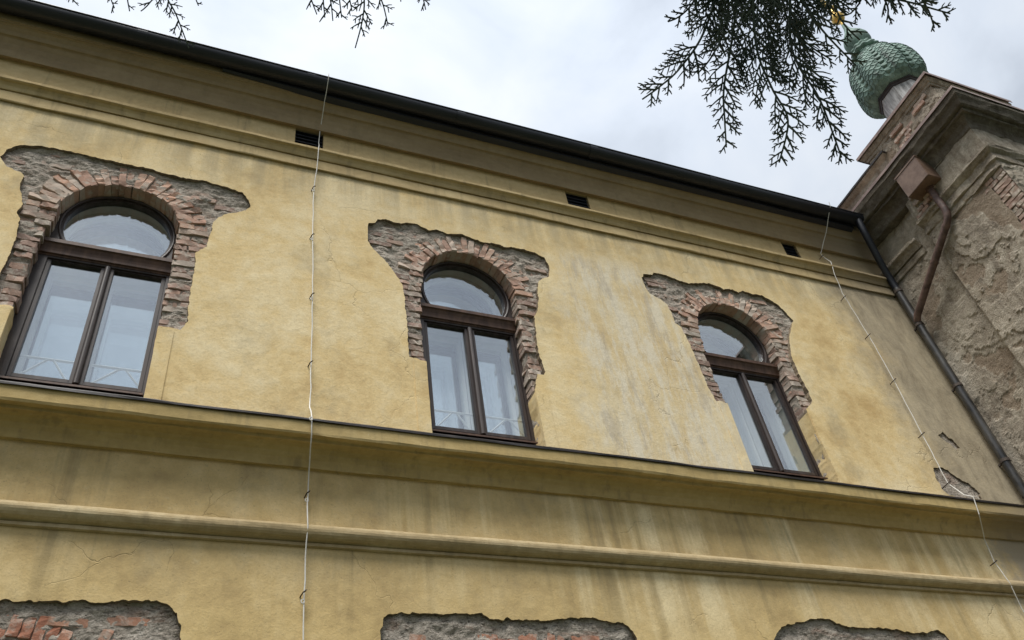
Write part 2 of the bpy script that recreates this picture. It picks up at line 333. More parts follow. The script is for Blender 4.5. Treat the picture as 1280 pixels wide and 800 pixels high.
class MB:
    def __init__(s): s.v = []; s.f = []
    def add(s, v, f):
        n = len(s.v); s.v += [tuple(q) for q in v]; s.f += [tuple(i + n for i in q) for q in f]
    def box(s, x0, x1, y0, y1, z0, z1, bev=0.0):
        if bev <= 0:
            s.add([(x0, y0, z0), (x1, y0, z0), (x1, y1, z0), (x0, y1, z0), (x0, y0, z1), (x1, y0, z1), (x1, y1, z1), (x0, y1, z1)],
                  [(0, 3, 2, 1), (4, 5, 6, 7), (0, 1, 5, 4), (1, 2, 6, 5), (2, 3, 7, 6), (3, 0, 4, 7)])
            return
        bm = bmesh.new(); bmesh.ops.create_cube(bm, size=1)
        for v in bm.verts: v.co = Vector(((x0 + x1) / 2 + v.co.x * (x1 - x0), (y0 + y1) / 2 + v.co.y * (y1 - y0), (z0 + z1) / 2 + v.co.z * (z1 - z0)))
        bmesh.ops.bevel(bm, geom=bm.edges[:], offset=bev, segments=2, affect='EDGES')
        bm.verts.index_update(); s.add([v.co for v in bm.verts], [tuple(v.index for v in f.verts) for f in bm.faces]); bm.free()
    def tube(s, pts, r, n=8, cap=True):
        pts = [Vector(p) for p in pts]; rs = r if isinstance(r, (list, tuple)) else [r] * len(pts)
        rings = []; ref = None
        for i, p in enumerate(pts):
            d = (pts[min(i + 1, len(pts) - 1)] - pts[max(i - 1, 0)]).normalized()
            if ref is None: ref = Vector((0, 0, 1)) if abs(d.z) < 0.9 else Vector((1, 0, 0))
            a = d.cross(ref).normalized(); b = d.cross(a).normalized(); ref = a.cross(d)
            if ref.length < 1e-6: ref = Vector((1, 0, 0))
            rings.append([p + (a * math.cos(2 * math.pi * j / n) + b * math.sin(2 * math.pi * j / n)) * rs[i] for j in range(n)])
        v = [q for ring in rings for q in ring]; f = []
        for i in range(len(pts) - 1):
            for j in range(n): f.append((i * n + j, i * n + (j + 1) % n, (i + 1) * n + (j + 1) % n, (i + 1) * n + j))
        if cap: f += [tuple(range(n - 1, -1, -1)), tuple((len(pts) - 1) * n + j for j in range(n))]
        s.add(v, f)
    def build(s, name, mat, parent=None, smooth=False, label=None, kind=None):
        o = mesh_obj(name, s.v, s.f, mat, parent, smooth, label, kind)
        if smooth:
            me = o.data
            bm = bmesh.new(); bm.from_mesh(me)
            for e in bm.edges:
                if len(e.link_faces) == 2 and e.calc_face_angle(0) > 0.7: e.smooth = False
            bm.to_mesh(me); bm.free()
        return o
def fbm(p, o=4): return mn.fractal(Vector(p), 1.0, 2.0, o)

def sweep_x(name, prof, x0, x1, mat, parent, step=0.12, amp=0.0025, close=False, label=None):
    """a moulding: (y, z) profile swept along x, slightly uneven like run plaster"""
    nx = max(1, int((x1 - x0) / step)); v = []; f = []; n = len(prof)
    for i in range(nx + 1):
        x = x0 + (x1 - x0) * i / nx
        for j, (y, z) in enumerate(prof):
            w = amp * fbm((x * 1.3, y * 4 + j * 0.37, z * 3)); w2 = amp * fbm((x * 2.1 + 50, j * 0.5, z))
            v.append((x, y + w, z + w2 + 0.004 * math.sin(x * 0.9 + 0.4)))
    m_ = n if close else n - 1
    for i in range(nx):
        for j in range(m_):
            k = (j + 1) % n
            f.append((i * n + j, i * n + k, (i + 1) * n + k, (i + 1) * n + j))
    return mesh_obj(name, v, f, mat, parent, False, label)

def inside(p, poly):
    x, z = p; c = False; j = len(poly) - 1
    for i in range(len(poly)):
        xi, zi = poly[i]; xj, zj = poly[j]
        if (zi > z) != (zj > z) and x < (xj - xi) * (z - zi) / (zj - zi) + xi: c = not c
        j = i
    return c
def dist_poly(p, poly):
    best = 9e9; px, pz = p
    for i in range(len(poly)):
        ax, az = poly[i - 1]; bx, bz = poly[i]; dx, dz = bx - ax, bz - az
        t = max(0, min(1, ((px - ax) * dx + (pz - az) * dz) / (dx * dx + dz * dz + 1e-12)))
        best = min(best, math.hypot(px - ax - dx * t, pz - az - dz * t))
    return best
def rough_line(pts, step, amp, closed, seed):
    out = []; n = len(pts)
    for i in range(n if closed else n - 1):
        a = pts[i]; b = pts[(i + 1) % n]; L = math.hypot(b[0] - a[0], b[1] - a[1]); k = max(1, int(L / step))
        for j in range(k):
            t = j / k; x = a[0] + (b[0] - a[0]) * t; z = a[1] + (b[1] - a[1]) * t
            jg = amp * .55 * max(0, fbm((x * 30 + seed, z * 30, 9.4), 2)) ** .5 if amp > .008 else 0
            out.append((x + amp * fbm((x * 14 + seed, z * 14, 1.7), 6) + jg * fbm((x * 60, z * 60, 3), 2), z + amp * fbm((x * 14, z * 14 + seed, 5.1), 6) + jg))
    if not closed: out.append(pts[-1])
    return out

# ------------------------------------------------------------------ measured outlines (metres, facade plane)
WC = (-3.555, 0.0, 3.492)                    # window centres
HL = 0.585                                   # the jamb towards the pavilion's far side stands a little wider
HW, AZ = 0.535, 1.86                         # half width of the opening, springing height of the arch (radius = HW)
PR = [
 [(-1.137,2.408),(-1.126,2.536),(-1.033,2.653),(-.869,2.701),(-.728,2.713),(-.511,2.71),(-.273,2.698),(-.063,2.696),(.127,2.703),(.304,2.674),(.481,2.669),(.697,2.686),(.921,2.653),(1.077,2.621),(1.148,2.508),(1.169,2.414),(1.13,2.346),(1.017,2.266),(.923,2.214),(.864,2.131),(.834,2.02),(.814,1.686),(.729,1.556),(.744,1.3),(.749,.967),(.761,.644),(.716,.535),(.62,.552),(.535,.54)],
 [(-1.142,2.491),(-1.127,2.539),(-1.039,2.574),(-1.026,2.631),(-.934,2.669),(-.837,2.649),(-.758,2.645),(-.684,2.686),(-.554,2.7),(-.43,2.634),(-.333,2.663),(-.2,2.64),(-.05,2.685),(.07,2.657),(.238,2.614),(.392,2.645),(.488,2.608),(.593,2.639),(.757,2.636),(.878,2.62),(.994,2.567),(1.028,2.463),(1.035,2.353),(.999,2.233),(.907,2.168),(.845,2.098),(.819,1.998),(.794,1.784),(.756,1.611),(.698,1.492),(.674,1.194),(.67,.896),(.69,.711),(.675,.663),(.60,.666),(.575,.55),(.535,.45)],
 [(-1.17,2.551),(-1.118,2.637),(-.998,2.657),(-.951,2.704),(-.838,2.711),(-.7,2.68),(-.562,2.649),(-.448,2.634),(-.337,2.662),(-.199,2.716),(-.045,2.709),(.077,2.663),(.213,2.697),(.299,2.658),(.405,2.708),(.525,2.691),(.704,2.697),(.898,2.567),(1.026,2.31),(.815,1.959),(.70,1.616),(.685,1.36),(.70,1.071),(.70,.899),(.60,.80),(.535,.74)]]
PL = [
 [(-.585,.51),(-.599,.523),(-.681,.523),(-.753,.534),(-.778,.679),(-.761,.849),(-.765,.958),(-.747,1.065),(-.752,1.237),(-.773,1.475),(-.794,1.615),(-.834,1.682),(-.812,1.762),(-.823,1.862),(-.868,1.966),(-.902,2.091),(-.898,2.202),(-.929,2.247),(-1.0,2.26),(-1.068,2.298)],
 [(-.585,.60),(-.616,.605),(-.754,.629),(-.756,.714),(-.764,.816),(-.757,.961),(-.762,1.144),(-.769,1.366),(-.778,1.595),(-.786,1.654),(-.826,1.736),(-.887,1.844),(-.938,1.94),(-1.013,2.018),(-1.089,2.126),(-1.14,2.242)],
 [(-.585,.66),(-.611,.667),(-.722,.666),(-.756,.798),(-.773,.935),(-.778,1.113),(-.788,1.332),(-.8,1.519),(-.815,1.645),(-.831,1.772),(-.908,1.837),(-.905,1.99),(-.93,2.142),(-1.005,2.224),(-1.13,2.282),(-1.159,2.381)]]
LOW = [
 [(-4.448,-2.086),(-4.039,-2.059),(-3.603,-2.041),(-3.468,-2.031),(-3.396,-2.038),(-3.288,-2.018),(-3.22,-2.035),(-3.17,-2.012),(-3.098,-2.008),(-3.041,-2.028),(-2.898,-2.003),(-2.824,-1.997),(-2.674,-1.985),(-2.593,-2.016),(-2.528,-2.076),(-2.485,-2.171),(-2.482,-2.232),(-2.462,-2.468),(-2.433,-2.771),(-4.55,-2.69)],
 [(-1.103,-2.095),(-1.096,-2.051),(-1.052,-2.015),(-.947,-1.993),(-.788,-1.985),(-.535,-1.981),(-.298,-1.963),(-.237,-2.013),(-.13,-2.008),(-.092,-1.98),(-.055,-2.004),(.255,-2.001),(.42,-1.963),(.663,-1.958),(.783,-1.98),(.929,-1.988),(1.018,-2.053),(1.032,-2.113),(.989,-2.39),(.948,-2.76),(-1.158,-2.714),(-1.126,-2.323)],
 [(2.419,-2.069),(2.541,-1.96),(2.807,-1.888),(2.987,-1.856),(3.133,-1.857),(3.185,-1.902),(3.373,-1.925),(3.782,-1.918),(4.072,-1.958),(4.421,-1.914),(4.464,-1.943),(4.5,-2.001),(4.533,-2.234),(4.587,-2.676),(2.327,-2.627),(2.26,-2.293)]]
YP, YB, YF = -0.24, -0.192, -0.05             # plaster face, brick face, window frame face
XW = 6.89                                    # side wall of the corner pavilion
XL = -8.5                                    # left end of what is built of the house
GZ = -6.6                                    # ground

# ------------------------------------------------------------------ ground
gm = mesh_obj('ground', [(-600, -600, GZ), (600, -600, GZ), (600, 600, GZ), (-600, 600, GZ)], [(0, 1, 2, 3)], 'ground'); gm['kind'] = 'structure'

# ------------------------------------------------------------------ the yellow house
house = thing('yellow_house', 'long yellow plastered house with arched windows ringed by bare brick', 'building', (0, 0, GZ))

def wall_sheet(name, x0, x1, z0, z1, y, holes, mat, parent):
    """plaster sheet with ragged holes; every hole edge turns back into the wall"""
    vs = []; es = []
    def ring(pts):
        n0 = len(vs); vs.extend(Vector(p) for p in pts); k = len(pts)
        es.extend((n0 + i, n0 + (i + 1) % k) for i in range(k))
    outer = []
    for i in range(60): outer.append((x0 + (x1 - x0) * i / 60, z0))
    for i in range(20): outer.append((x1, z0 + (z1 - z0) * i / 20))
    for i in range(60): outer.append((x1 - (x1 - x0) * i / 60, z1))
    for i in range(20): outer.append((x0, z1 - (z1 - z0) * i / 20))
    ring(outer)
    for h, _ in holes: ring(h)
    rnd = random.Random(4)
    st = 0.16
    for i in range(1, int((x1 - x0) / st)):
        for j in range(1, int((z1 - z0) / st)):
            p = (x0 + i * st + rnd.uniform(-.05, .05), z0 + j * st + rnd.uniform(-.05, .05))
            if p[0] > x1 - .05 or p[1] > z1 - .05: continue
            if all(dist_poly(p, h) > 0.03 and not inside(p, h) for h, _ in holes): vs.append(Vector(p))
    ov, oe, of, *_ = delaunay_2d_cdt(vs, es, [], 0, 1e-5)
    faces = []
    for t in of:
        c = (sum(ov[i].x for i in t) / len(t), sum(ov[i].y for i in t) / len(t))
        if any(inside(c, h) for h, _ in holes): continue
        faces.append(tuple(t))
    verts = [(v.x, y + 0.006 * fbm((v.x * 0.8, v.y * 0.8, 3.3), 3), v.y) for v in ov]
    raw = []
    for h, back in holes:
        n0 = len(verts); k = len(h)
        for p in h:
            yy = y + 0.006 * fbm((p[0] * 0.8, p[1] * 0.8, 3.3), 3)
            verts.append((p[0], yy, p[1])); verts.append((p[0] , back(p), p[1]))
        for i in range(k):
            a = n0 + 2 * i; b = n0 + 2 * ((i + 1) % k)
            if back(h[i]) < -.1: raw.append(len(faces))
            faces.append((a, a + 1, b + 1, b))
    o = mesh_obj(name, verts, faces, mat, parent); o.data.materials.append(MAT['raw'])
    for q in raw: o.data.polygons[q].material_index = 1
    return o

PATCH = []                                   # ragged outline round each window, absolute
holes = []
for i, c in enumerate(WC):
    line = rough_line(PR[i], 0.014, 0.013, False, i * 3.1)
    left = rough_line(PL[i], 0.014, 0.013, False, i * 5.3 + 9)
    zr, zl = PR[i][-1][1], PL[i][0][1]
    down = rough_line([PR[i][-1], (HW, 0.30), (HW + .012, .1), (HW, -0.32)], 0.03, 0.004, False, 2)
    up = rough_line([(-HL, -0.32), (-HL, 0.1), (-HL, 0.3), PL[i][0]], 0.03, 0.004, False, 7)
    poly = [(c + p[0], p[1]) for p in line[:-1] + down[:-1] + [(HW, -.32)] + up[:-1] + left[:-1]]
    PATCH.append(poly)
    def back(p, c=c, zr=zr, zl=zl):
        return -0.03 if p[1] < (zr if p[0] > c else zl) + 0.0 and abs(p[0] - c) < (HW if p[0] > c else HL) + 0.03 else -0.165
    holes.append((poly, back))
SPALL = [rough_line([(5.545, -.18), (5.555, -.02), (5.60, .12), (5.70, .155), (5.80, .13), (5.90, .05), (6.06, -.06), (6.14, -.16), (6.12, -.26), (5.60, -.26)], .014, .02, True, 71),
         rough_line([(6.02, .66), (6.10, .72), (6.22, .62), (6.27, .50), (6.20, .46), (6.10, .56)], .014, .02, True, 73),
         rough_line([(4.045, .36), (4.10, .40), (4.15, .36), (4.14, .30), (4.06, .30)], .012, .015, True, 75)]
for q in SPALL: holes.append((q, lambda p: -.215))
wall_sheet('wall_plaster', XL, XW, -0.44, 3.32, YP, holes, 'plaster', house)
low_holes = []
LOWP = []
for i, l in enumerate(LOW):
    p = rough_line(l, 0.016, 0.014, True, 20 + i); LOWP.append(p); low_holes.append((p, lambda q: -0.18))
wall_sheet('lower_wall_plaster', XL, XW, GZ, -0.79, -0.25, low_holes, 'plaster_low', house)

# mouldings of the facade
def arc(cy_, cz_, r, a0, a1, n): return [(cy_ + r * math.cos(math.radians(a0 + (a1 - a0) * i / n)), cz_ + r * math.sin(math.radians(a0 + (a1 - a0) * i / n))) for i in range(n + 1)]
sweep_x('string_course', [(-.20, 3.300), (-.250, 3.302), (-.262, 3.288), (-.270, 3.290), (-.272, 3.30), (-.272, 3.440), (-.250, 3.462), (-.250, 3.470), (-.282, 3.462), (-.288, 3.478), (-.296, 3.515), (-.316, 3.545), (-.338, 3.552), (-.350, 3.558), (-.352, 3.594), (-.342, 3.602), (-.20, 3.655)],
        XL, XW, 'frieze', house, 0.035, 0.0065)
# frieze with three small vents
VX = [(-1.985, -1.655), (1.545, 1.875), (5.035, 5.30)]; VZ = (3.70, 4.052)
fr = MB()
xs = [XL] + [q for v in VX for q in v] + [XW]
for a, b in zip(xs[:-1], xs[1:]):
    isv = (a, b) in VX
    if not isv:
        n = max(1, int((b - a) / .3))
        for k in range(n): fr.add([(a + (b - a) * k / n, YP, 3.62), (a + (b - a) * (k + 1) / n, YP, 3.62), (a + (b - a) * (k + 1) / n, YP, 4.10), (a + (b - a) * k / n, YP, 4.10)], [(0, 1, 2, 3)])
    else:
        fr.add([(a, YP, VZ[1]), (b, YP, VZ[1]), (b, YP, 4.10), (a, YP, 4.10)], [(0, 1, 2, 3)])
        fr.add([(a, YP, 3.62), (b, YP, 3.62), (b, YP, VZ[0]), (a, YP, VZ[0])], [(0, 1, 2, 3)])
        for q in (a, b): fr.add([(q, YP, VZ[0]), (q, .05, VZ[0]), (q, .05, VZ[1]), (q, YP, VZ[1])], [(0, 1, 2, 3)])
        for q in VZ: fr.add([(a, YP, q), (b, YP, q), (b, .05, q), (a, .05, q)], [(0, 1, 2, 3)])
fr.build('frieze', 'frieze', house)
for a, b in VX:
    v = MB(); v.box(a + .002, b - .002, -.20, -.18, VZ[0] + .002, VZ[1] - .002)
    vo = v.build('vent', 'void', house)
    for k in range(5):
        z = VZ[0] + .04 + k * .065
        s = MB(); s.add([(a + .004, -.232, z), (b - .004, -.232, z), (b - .004, -.203, z + .05), (a + .004, -.203, z + .05), (a + .004, -.232, z - .008), (b - .004, -.232, z - .008), (b - .004, -.203, z + .042), (a + .004, -.203, z + .042)],
              [(0, 1, 2, 3), (7, 6, 5, 4), (0, 4, 5, 1), (1, 5, 6, 2), (2, 6, 7, 3), (3, 7, 4, 0)])
        s.build('louvre', 'void', vo)
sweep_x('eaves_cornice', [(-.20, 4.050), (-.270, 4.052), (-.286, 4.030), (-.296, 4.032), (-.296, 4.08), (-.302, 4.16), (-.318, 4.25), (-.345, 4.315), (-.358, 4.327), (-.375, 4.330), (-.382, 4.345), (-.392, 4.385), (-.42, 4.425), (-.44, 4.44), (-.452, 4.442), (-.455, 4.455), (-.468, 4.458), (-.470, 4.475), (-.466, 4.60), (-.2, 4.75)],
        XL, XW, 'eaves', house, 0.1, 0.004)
# gutter: half-round with a rolled front bead, brackets and joints
gc = (-.578, 4.602, .105)
pr = [(gc[0] + gc[2] * math.cos(a), gc[1] + gc[2] * math.sin(a)) for a in [math.pi * (1 + k / 16) for k in range(17)]]
bead = [(gc[0] - gc[2] + .012 * math.cos(a), gc[1] + .006 + .012 * math.sin(a)) for a in [math.pi * (-.1 + k * .25) for k in range(7)]]
inner = [(gc[0] + (gc[2] - .004) * math.cos(a), gc[1] + (gc[2] - .004) * math.sin(a)) for a in [math.pi * (2 - k / 16) for k in range(17)]]
gut = sweep_x('gutter', list(reversed(bead)) + pr + inner, XL, 6.52, 'gutter', house, 0.4, 0.003, True)
gut.data.polygons.foreach_set('use_smooth', [True] * len(gut.data.polygons))
for k in range(8):
    x = -7.6 + k * 1.9
    b = MB(); b.add([(x + dx, gc[0] + r * math.cos(a), gc[1] + r * math.sin(a)) for dx in (-.055, .055) for r in (.106, .110) for a in [math.pi * (1 + j / 12) for j in range(13)]],
           [(j, j + 1, 26 + j + 1, 26 + j) for j in range(12)] + [(13 + j, 39 + j, 39 + j + 1, 13 + j + 1) for j in range(12)] + [(j, 13 + j, 13 + j + 1, j + 1) for j in range(12)] + [(26 + j, 26 + j + 1, 39 + j + 1, 39 + j) for j in range(12)])
    b.build('gutter_joint', 'gutter', gut)
eb = MB(); eb.add([(x, y, z) for x, q in ((-2.9, .0), (-1.6, 1), (6.4, 1)) for y, z in ((-.44 - .05 * (1 - q), 4.428 + .05 * (1 - q)), (-.515, 4.452 + .04 * (1 - q)), (-.517, 4.490 + .01 * (1 - q)), (-.472, 4.498))], [(0, 1, 5, 4), (1, 2, 6, 5), (2, 3, 7, 6), (4, 5, 9, 8), (5, 6, 10, 9), (6, 7, 11, 10), (0, 3, 2, 1), (8, 9, 10, 11)]); eb.build('eaves_board', 'gutter', house)
rf = MB(); rf.add([(XL, -.56, 4.62), (6.5, -.56, 4.62), (6.5, 4, 7.2), (XL, 4, 7.2), (XL, -.56, 4.56), (6.5, -.56, 4.56), (6.5, 4, 7.1), (XL, 4, 7.1)], [(0, 1, 2, 3), (7, 6, 5, 4), (0, 4, 5, 1), (1, 5, 6, 2), (2, 6, 7, 3), (3, 7, 4, 0)])
rf.build('roof', 'roof', house)
# window ledge
sweep_x('ledge', [(-.2, -.29), (-.512, -.502), (-.515, -.53), (-.513, -.618), (-.505, -.636), (-.450, -.632), (-.444, -.640), (-.442, -.656), (-.405, -.654), (-.365, -.664), (-.330, -.690), (-.306, -.728), (-.293, -.765), (-.286, -.790), (-.285, -.800), (-.272, -.785), (-.258, -.798), (-.2, -.80)],
        XL, XW, 'ledge', house, 0.05, 0.007)
sweep_x('ledge_flashing', [(-.03, -.105), (-.20, -.225), (-.528, -.484), (-.532, -.490), (-.532, -.508), (-.526, -.510), (-.520, -.502), (-.20, -.245), (-.03, -.14)], XL, XW, 'flash_dark', house, 0.15, 0.006, True)
sweep_x('roll_moulding', [(-.20, -1.306), (-.262, -1.308), (-.266, -1.322)] + [(-.258 - .088 * math.sin(math.pi * k / 12), -1.392 + .072 * math.cos(math.pi * k / 12)) for k in range(1, 12)] + [(-.256, -1.468), (-.276, -1.470), (-.278, -1.496), (-.262, -1.502), (-.20, -1.50)],
        XL, XW, 'torus', house, 0.08, 0.004)

# ------------------------------------------------------------------ bricks
def brick_mesh(seed):
    rnd = random.Random(seed); bm = bmesh.new(); bmesh.ops.create_cube(bm, size=1)
    bmesh.ops.subdivide_edges(bm, edges=[e for e in bm.edges if abs((e.verts[0].co - e.verts[1].co).x) > .5], cuts=3)
    bmesh.ops.bevel(bm, geom=[e for e in bm.edges if len(e.link_faces) == 2 and e.calc_face_angle(0) > 1], offset=0.045, segments=1, affect='EDGES')
    for v in bm.verts:
        v.co.x += rnd.uniform(-.035, .035); v.co.y += rnd.uniform(-.07, .05); v.co.z += rnd.uniform(-.07, .07)
    me = bpy.data.meshes.new('brick'); bm.to_mesh(me); bm.free(); return me
BARCH = [brick_mesh(80 + i) for i in range(8)]
for q in BARCH: q.materials.append(MAT['brick_arch'])
BR = [brick_mesh(i) for i in range(14)]; BRED = [brick_mesh(50 + i) for i in range(6)]
for q in BR: q.materials.append(MAT['brick'])
for q in BRED: q.materials.append(MAT['brick_red'])
def brick(parent, meshes, rnd, loc, size, ry=0.0, rz=0.0):
    o = bpy.data.objects.new('brick', rnd.choice(meshes)); link(o, parent)
    o.location = loc; o.scale = (size[0], size[1], size[2]); o.rotation_euler = (rnd.uniform(-.03, .03), ry + rnd.uniform(-.02, .02), rz + rnd.uniform(-.03, .03))
    return o

def mortar_sheet(name, poly, y, skip, parent, extra, seed, label, amp=0.016, cell=0.013, rimh=0.007):
    """lumpy lime mortar behind a ragged hole"""
    xs = [p[0] for p in poly]; zs = [p[1] for p in poly]
    x0, x1, z0, z1 = min(xs) - .04, max(xs) + .04, min(zs) - .04, max(zs) + .04
    nx, nz = int((x1 - x0) / cell), int((z1 - z0) / cell); idx = {}; v = []; f = []
    near = {}; sd = {}
    for i in range(0, nx + 1, 3):
        for j in range(0, nz + 1, 3):
            p = (x0 + i * cell, z0 + j * cell); d_ = dist_poly(p, poly); ins = inside(p, poly); near[i // 3, j // 3] = ins or d_ < .06; sd[i // 3, j // 3] = d_ if ins else -d_
    def vert(i, j):
        if (i, j) in idx: return idx[i, j]
        x, z = x0 + i * cell, z0 + j * cell
        a_, b_ = i // 3, j // 3; ta, tb = (i % 3) / 3, (j % 3) / 3; g = lambda u, w: sd.get((u, w), 0.0)
        dd = (g(a_, b_) * (1 - ta) + g(a_ + 1, b_) * ta) * (1 - tb) + (g(a_, b_ + 1) * (1 - ta) + g(a_ + 1, b_ + 1) * ta) * tb
        rim = (max(0, 1 - dd / (.030 + .05 * max(0, fbm((x * 5, z * 5, 77), 3)))) if dd > 0 else max(0, 1 + dd / .025)) * rimh
        h = rim + fbm((x * 9 + seed, z * 13, seed), 5) * amp + fbm((x * 3 + seed, z * 4, 9), 3) * amp * .8
        v.append((x + .004 * fbm((x * 40, z * 40, 2)), y - h - extra(x, z), z + .004 * fbm((x * 40, z * 40, 8)))); idx[i, j] = len(v) - 1
        return idx[i, j]
    for i in range(nx):
        for j in range(nz):
            if not near[i // 3, j // 3]: continue
            x, z = x0 + (i + .5) * cell, z0 + (j + .5) * cell
            if skip(x, z): continue
            f.append((vert(i, j), vert(i + 1, j), vert(i + 1, j + 1), vert(i, j + 1)))
    return mesh_obj(name, v, f, 'mortar', parent, False, label)

def in_opening(x, z, c, g=0.0):
    d = abs(x - c)
    if z <= AZ: return d < (HW if x > c else HL - .05 * max(0, min(1, (z - AZ + .25) / .2))) + g and z > -.5
    return math.hypot(d, z - AZ) < HW + g

for q in SPALL: mortar_sheet('spalled_patch', q, -.219, lambda x, z: False, house, lambda x, z: 0, 90, None, .006, .013, 0)
LAB = ['bare brick and grey mortar round the widest-looking window', 'bare brick and mortar ring round the middle window', 'bare brick and mortar ring round the window nearest the corner']
BRICKS_MORTAR = MB()
for i, c in enumerate(WC):
    rnd = random.Random(100 + i); poly = PATCH[i]
    ext = lambda x, z: -.009 * max(0, min(1, (1.95 - z) / .3)) + 0.010 * max(0, min(1, (z - 2.3) / .3)) + 0.028 * max(0, fbm((x * 2.3, z * 2.3, 40), 3))
    mo = mortar_sheet('brickwork', poly, YB + .006, lambda x, z: in_opening(x, z, c, .012), house, ext, i * 7.7, LAB[i])
    # reveal: rough masonry returning to the frame
    ct = [(HW + .012, -.3)] + [(HW + .012, z * .06) for z in range(-4, 31)] + [((HW + .012) * math.cos(math.radians(a)), AZ + (HW + .012) * math.sin(math.radians(a))) for a in range(0, 181, 3)] + [(-HW - .012 - (HL - HW) * min(1, .25 * z), 1.8 - z * .06) for z in range(0, 35)]
    v = []; f = []; ny = 8
    for k, (x, z) in enumerate(ct):
        nx_, nz_ = (x, z - AZ) if z > AZ else (x, 0); L = math.hypot(nx_, nz_) or 1
        for j in range(ny + 1):
            y = YB + .012 + (YF + .03 - YB) * j / ny; h = .010 * fbm((x * 11 + i * 9, y * 11, z * 11), 4)
            v.append((c + x + nx_ / L * h, y, z + nz_ / L * h))
    for k in range(len(ct) - 1):
        for j in range(ny): f.append((k * (ny + 1) + j, k * (ny + 1) + j + 1, (k + 1) * (ny + 1) + j + 1, (k + 1) * (ny + 1) + j))
    mesh_obj('reveal', v, f, 'mortar', mo)
    # voussoirs of the arch
    nv = 27
    for k in range(nv):
        a = math.pi * (k + .5) / nv + rnd.uniform(-.012, .012)
        L = rnd.choice((.27, .28, .25, .15, .22)) if rnd.random() < .85 else .14
        r0 = HW + rnd.uniform(-.006, .006); rc = r0 + L / 2
        dep = .17; yf = YB + rnd.uniform(-.024, -.006)
        brick(mo, BARCH, rnd, (c + rc * math.cos(a), yf + dep / 2, AZ + rc * math.sin(a)), (L, dep, math.pi * HW / nv * rnd.uniform(.92, 1.08) + .004), ry=-a)
        if L < .2 and rnd.random() < .6:
            rc2 = r0 + L + .065
            brick(mo, BARCH, rnd, (c + rc2 * math.cos(a), YB + rnd.uniform(-.004, .014) + .05, AZ + rc2 * math.sin(a)), (.115, .10, .068), ry=-a)
    # jamb courses
    for s in (-1, 1):
        zbot = PR[i][-1][1] if s > 0 else PL[i][0][1]
        n = int((AZ - .03 - zbot + .10) / .0775)
        for k in range(n):
            z = AZ - .045 - k * .0775
            L = .27 if k % 2 else .135
            L += rnd.uniform(-.015, .015); x0 = (HW if s > 0 else HL - .05 * max(0, 1 - k / 4)) + rnd.uniform(-.014, .016)
            dep = .17; yf = YB + rnd.uniform(-.014, .010)
            if rnd.random() < .06: yf += .03; x0 += .02
            brick(mo, BR, rnd, (c + s * (x0 + L / 2), yf + dep / 2, z + rnd.uniform(-.004, .004)), (L, dep, .064 * rnd.uniform(.93, 1.05)), ry=rnd.uniform(-.02, .02))
            x1 = x0 + L + .012
            L2 = .27 if not k % 2 else .135
            xc = x1 + L2 / 2
            if dist_poly((c + s * xc, z), poly) < .10 or inside((c + s * xc, z), poly):
                if x1 + .02 < (abs(min((p[0] - c) * s for p in poly)) if False else 2) and inside((c + s * (x1 + .03), z), poly):
                    brick(mo, BR, rnd, (c + s * xc, YB + rnd.uniform(-.008, .014) + .06, z), (L2, .12, .063 * rnd.uniform(.93, 1.05)))
    # spandrel courses, half buried in mortar
    for k in range(11):
        z = AZ + .035 + k * .0775; x = -1.2 + rnd.uniform(0, .2)
        while x < 1.25:
            L = rnd.choice((.26, .26, .13, .2)); xc = x + L / 2; x += L + .012
            if math.hypot(xc, z - AZ) < HW + .30 + .02: continue
            if math.hypot(max(0, abs(xc) - L / 2), z - AZ) < HW + .27: continue
            if not (inside((c + xc, z), poly) and dist_poly((c + xc, z), poly) > .02): continue
            if rnd.random() < (.35 if z < 2.4 else .62): continue
            brick(mo, BR, rnd, (c + xc, YB + rnd.uniform(-.014, .012) + .05, z), (L, .10, .063 * rnd.uniform(.9, 1.05)), ry=rnd.uniform(-.05, .05))
LLAB = ['bare patch of red brick and mortar in the bottom corner', 'long bare patch of grey mortar below the middle window', 'bare mortar patch at the lower edge below the streaks']
for i, poly in enumerate(LOWP):
    rnd = random.Random(300 + i)
    ext = lambda x, z: 0.010 * max(0, min(1, (z + 2.22) / .12))
    mo = mortar_sheet('brickwork', poly, -.205, lambda x, z: False, house, ext, 60 + i * 9.1, LLAB[i], 0.014, 0.013, 0.004)
    cx = (-3.6, 0.0, 3.42)[i]; cz = -4.1
    for r, nk in ((1.62, 30), (1.90, 36)):
        for k in range(nk):
            a = math.radians(50 + k * 80 / (nk - 1)); L = rnd.choice((.14, .25, .25)); rc = r + rnd.uniform(-.02, .02)
            p = (cx + rc * math.cos(a), cz + rc * math.sin(a))
            if not inside(p, poly) or dist_poly(p, poly) < .07 or p[1] > -2.10 or p[1] < -2.6: continue
            if rnd.random() < .2: continue
            brick(mo, BRED, rnd, (p[0], -.205 + rnd.uniform(-.016, .004) + .05, p[1]), (L, .10, .068), ry=-a + rnd.uniform(-.04, .04))
    for k in range(7):
        p = (cx + rnd.uniform(-1.0, 1.0), -2.11 - rnd.uniform(0, .07))
        if inside(p, poly) and dist_poly(p, poly) > .10: brick(mo, BRED, rnd, (p[0], -.205 + rnd.uniform(-.018, 0) + .05, p[1]), (rnd.choice((.14, .25)), .10, .062), ry=rnd.uniform(-.06, .06))

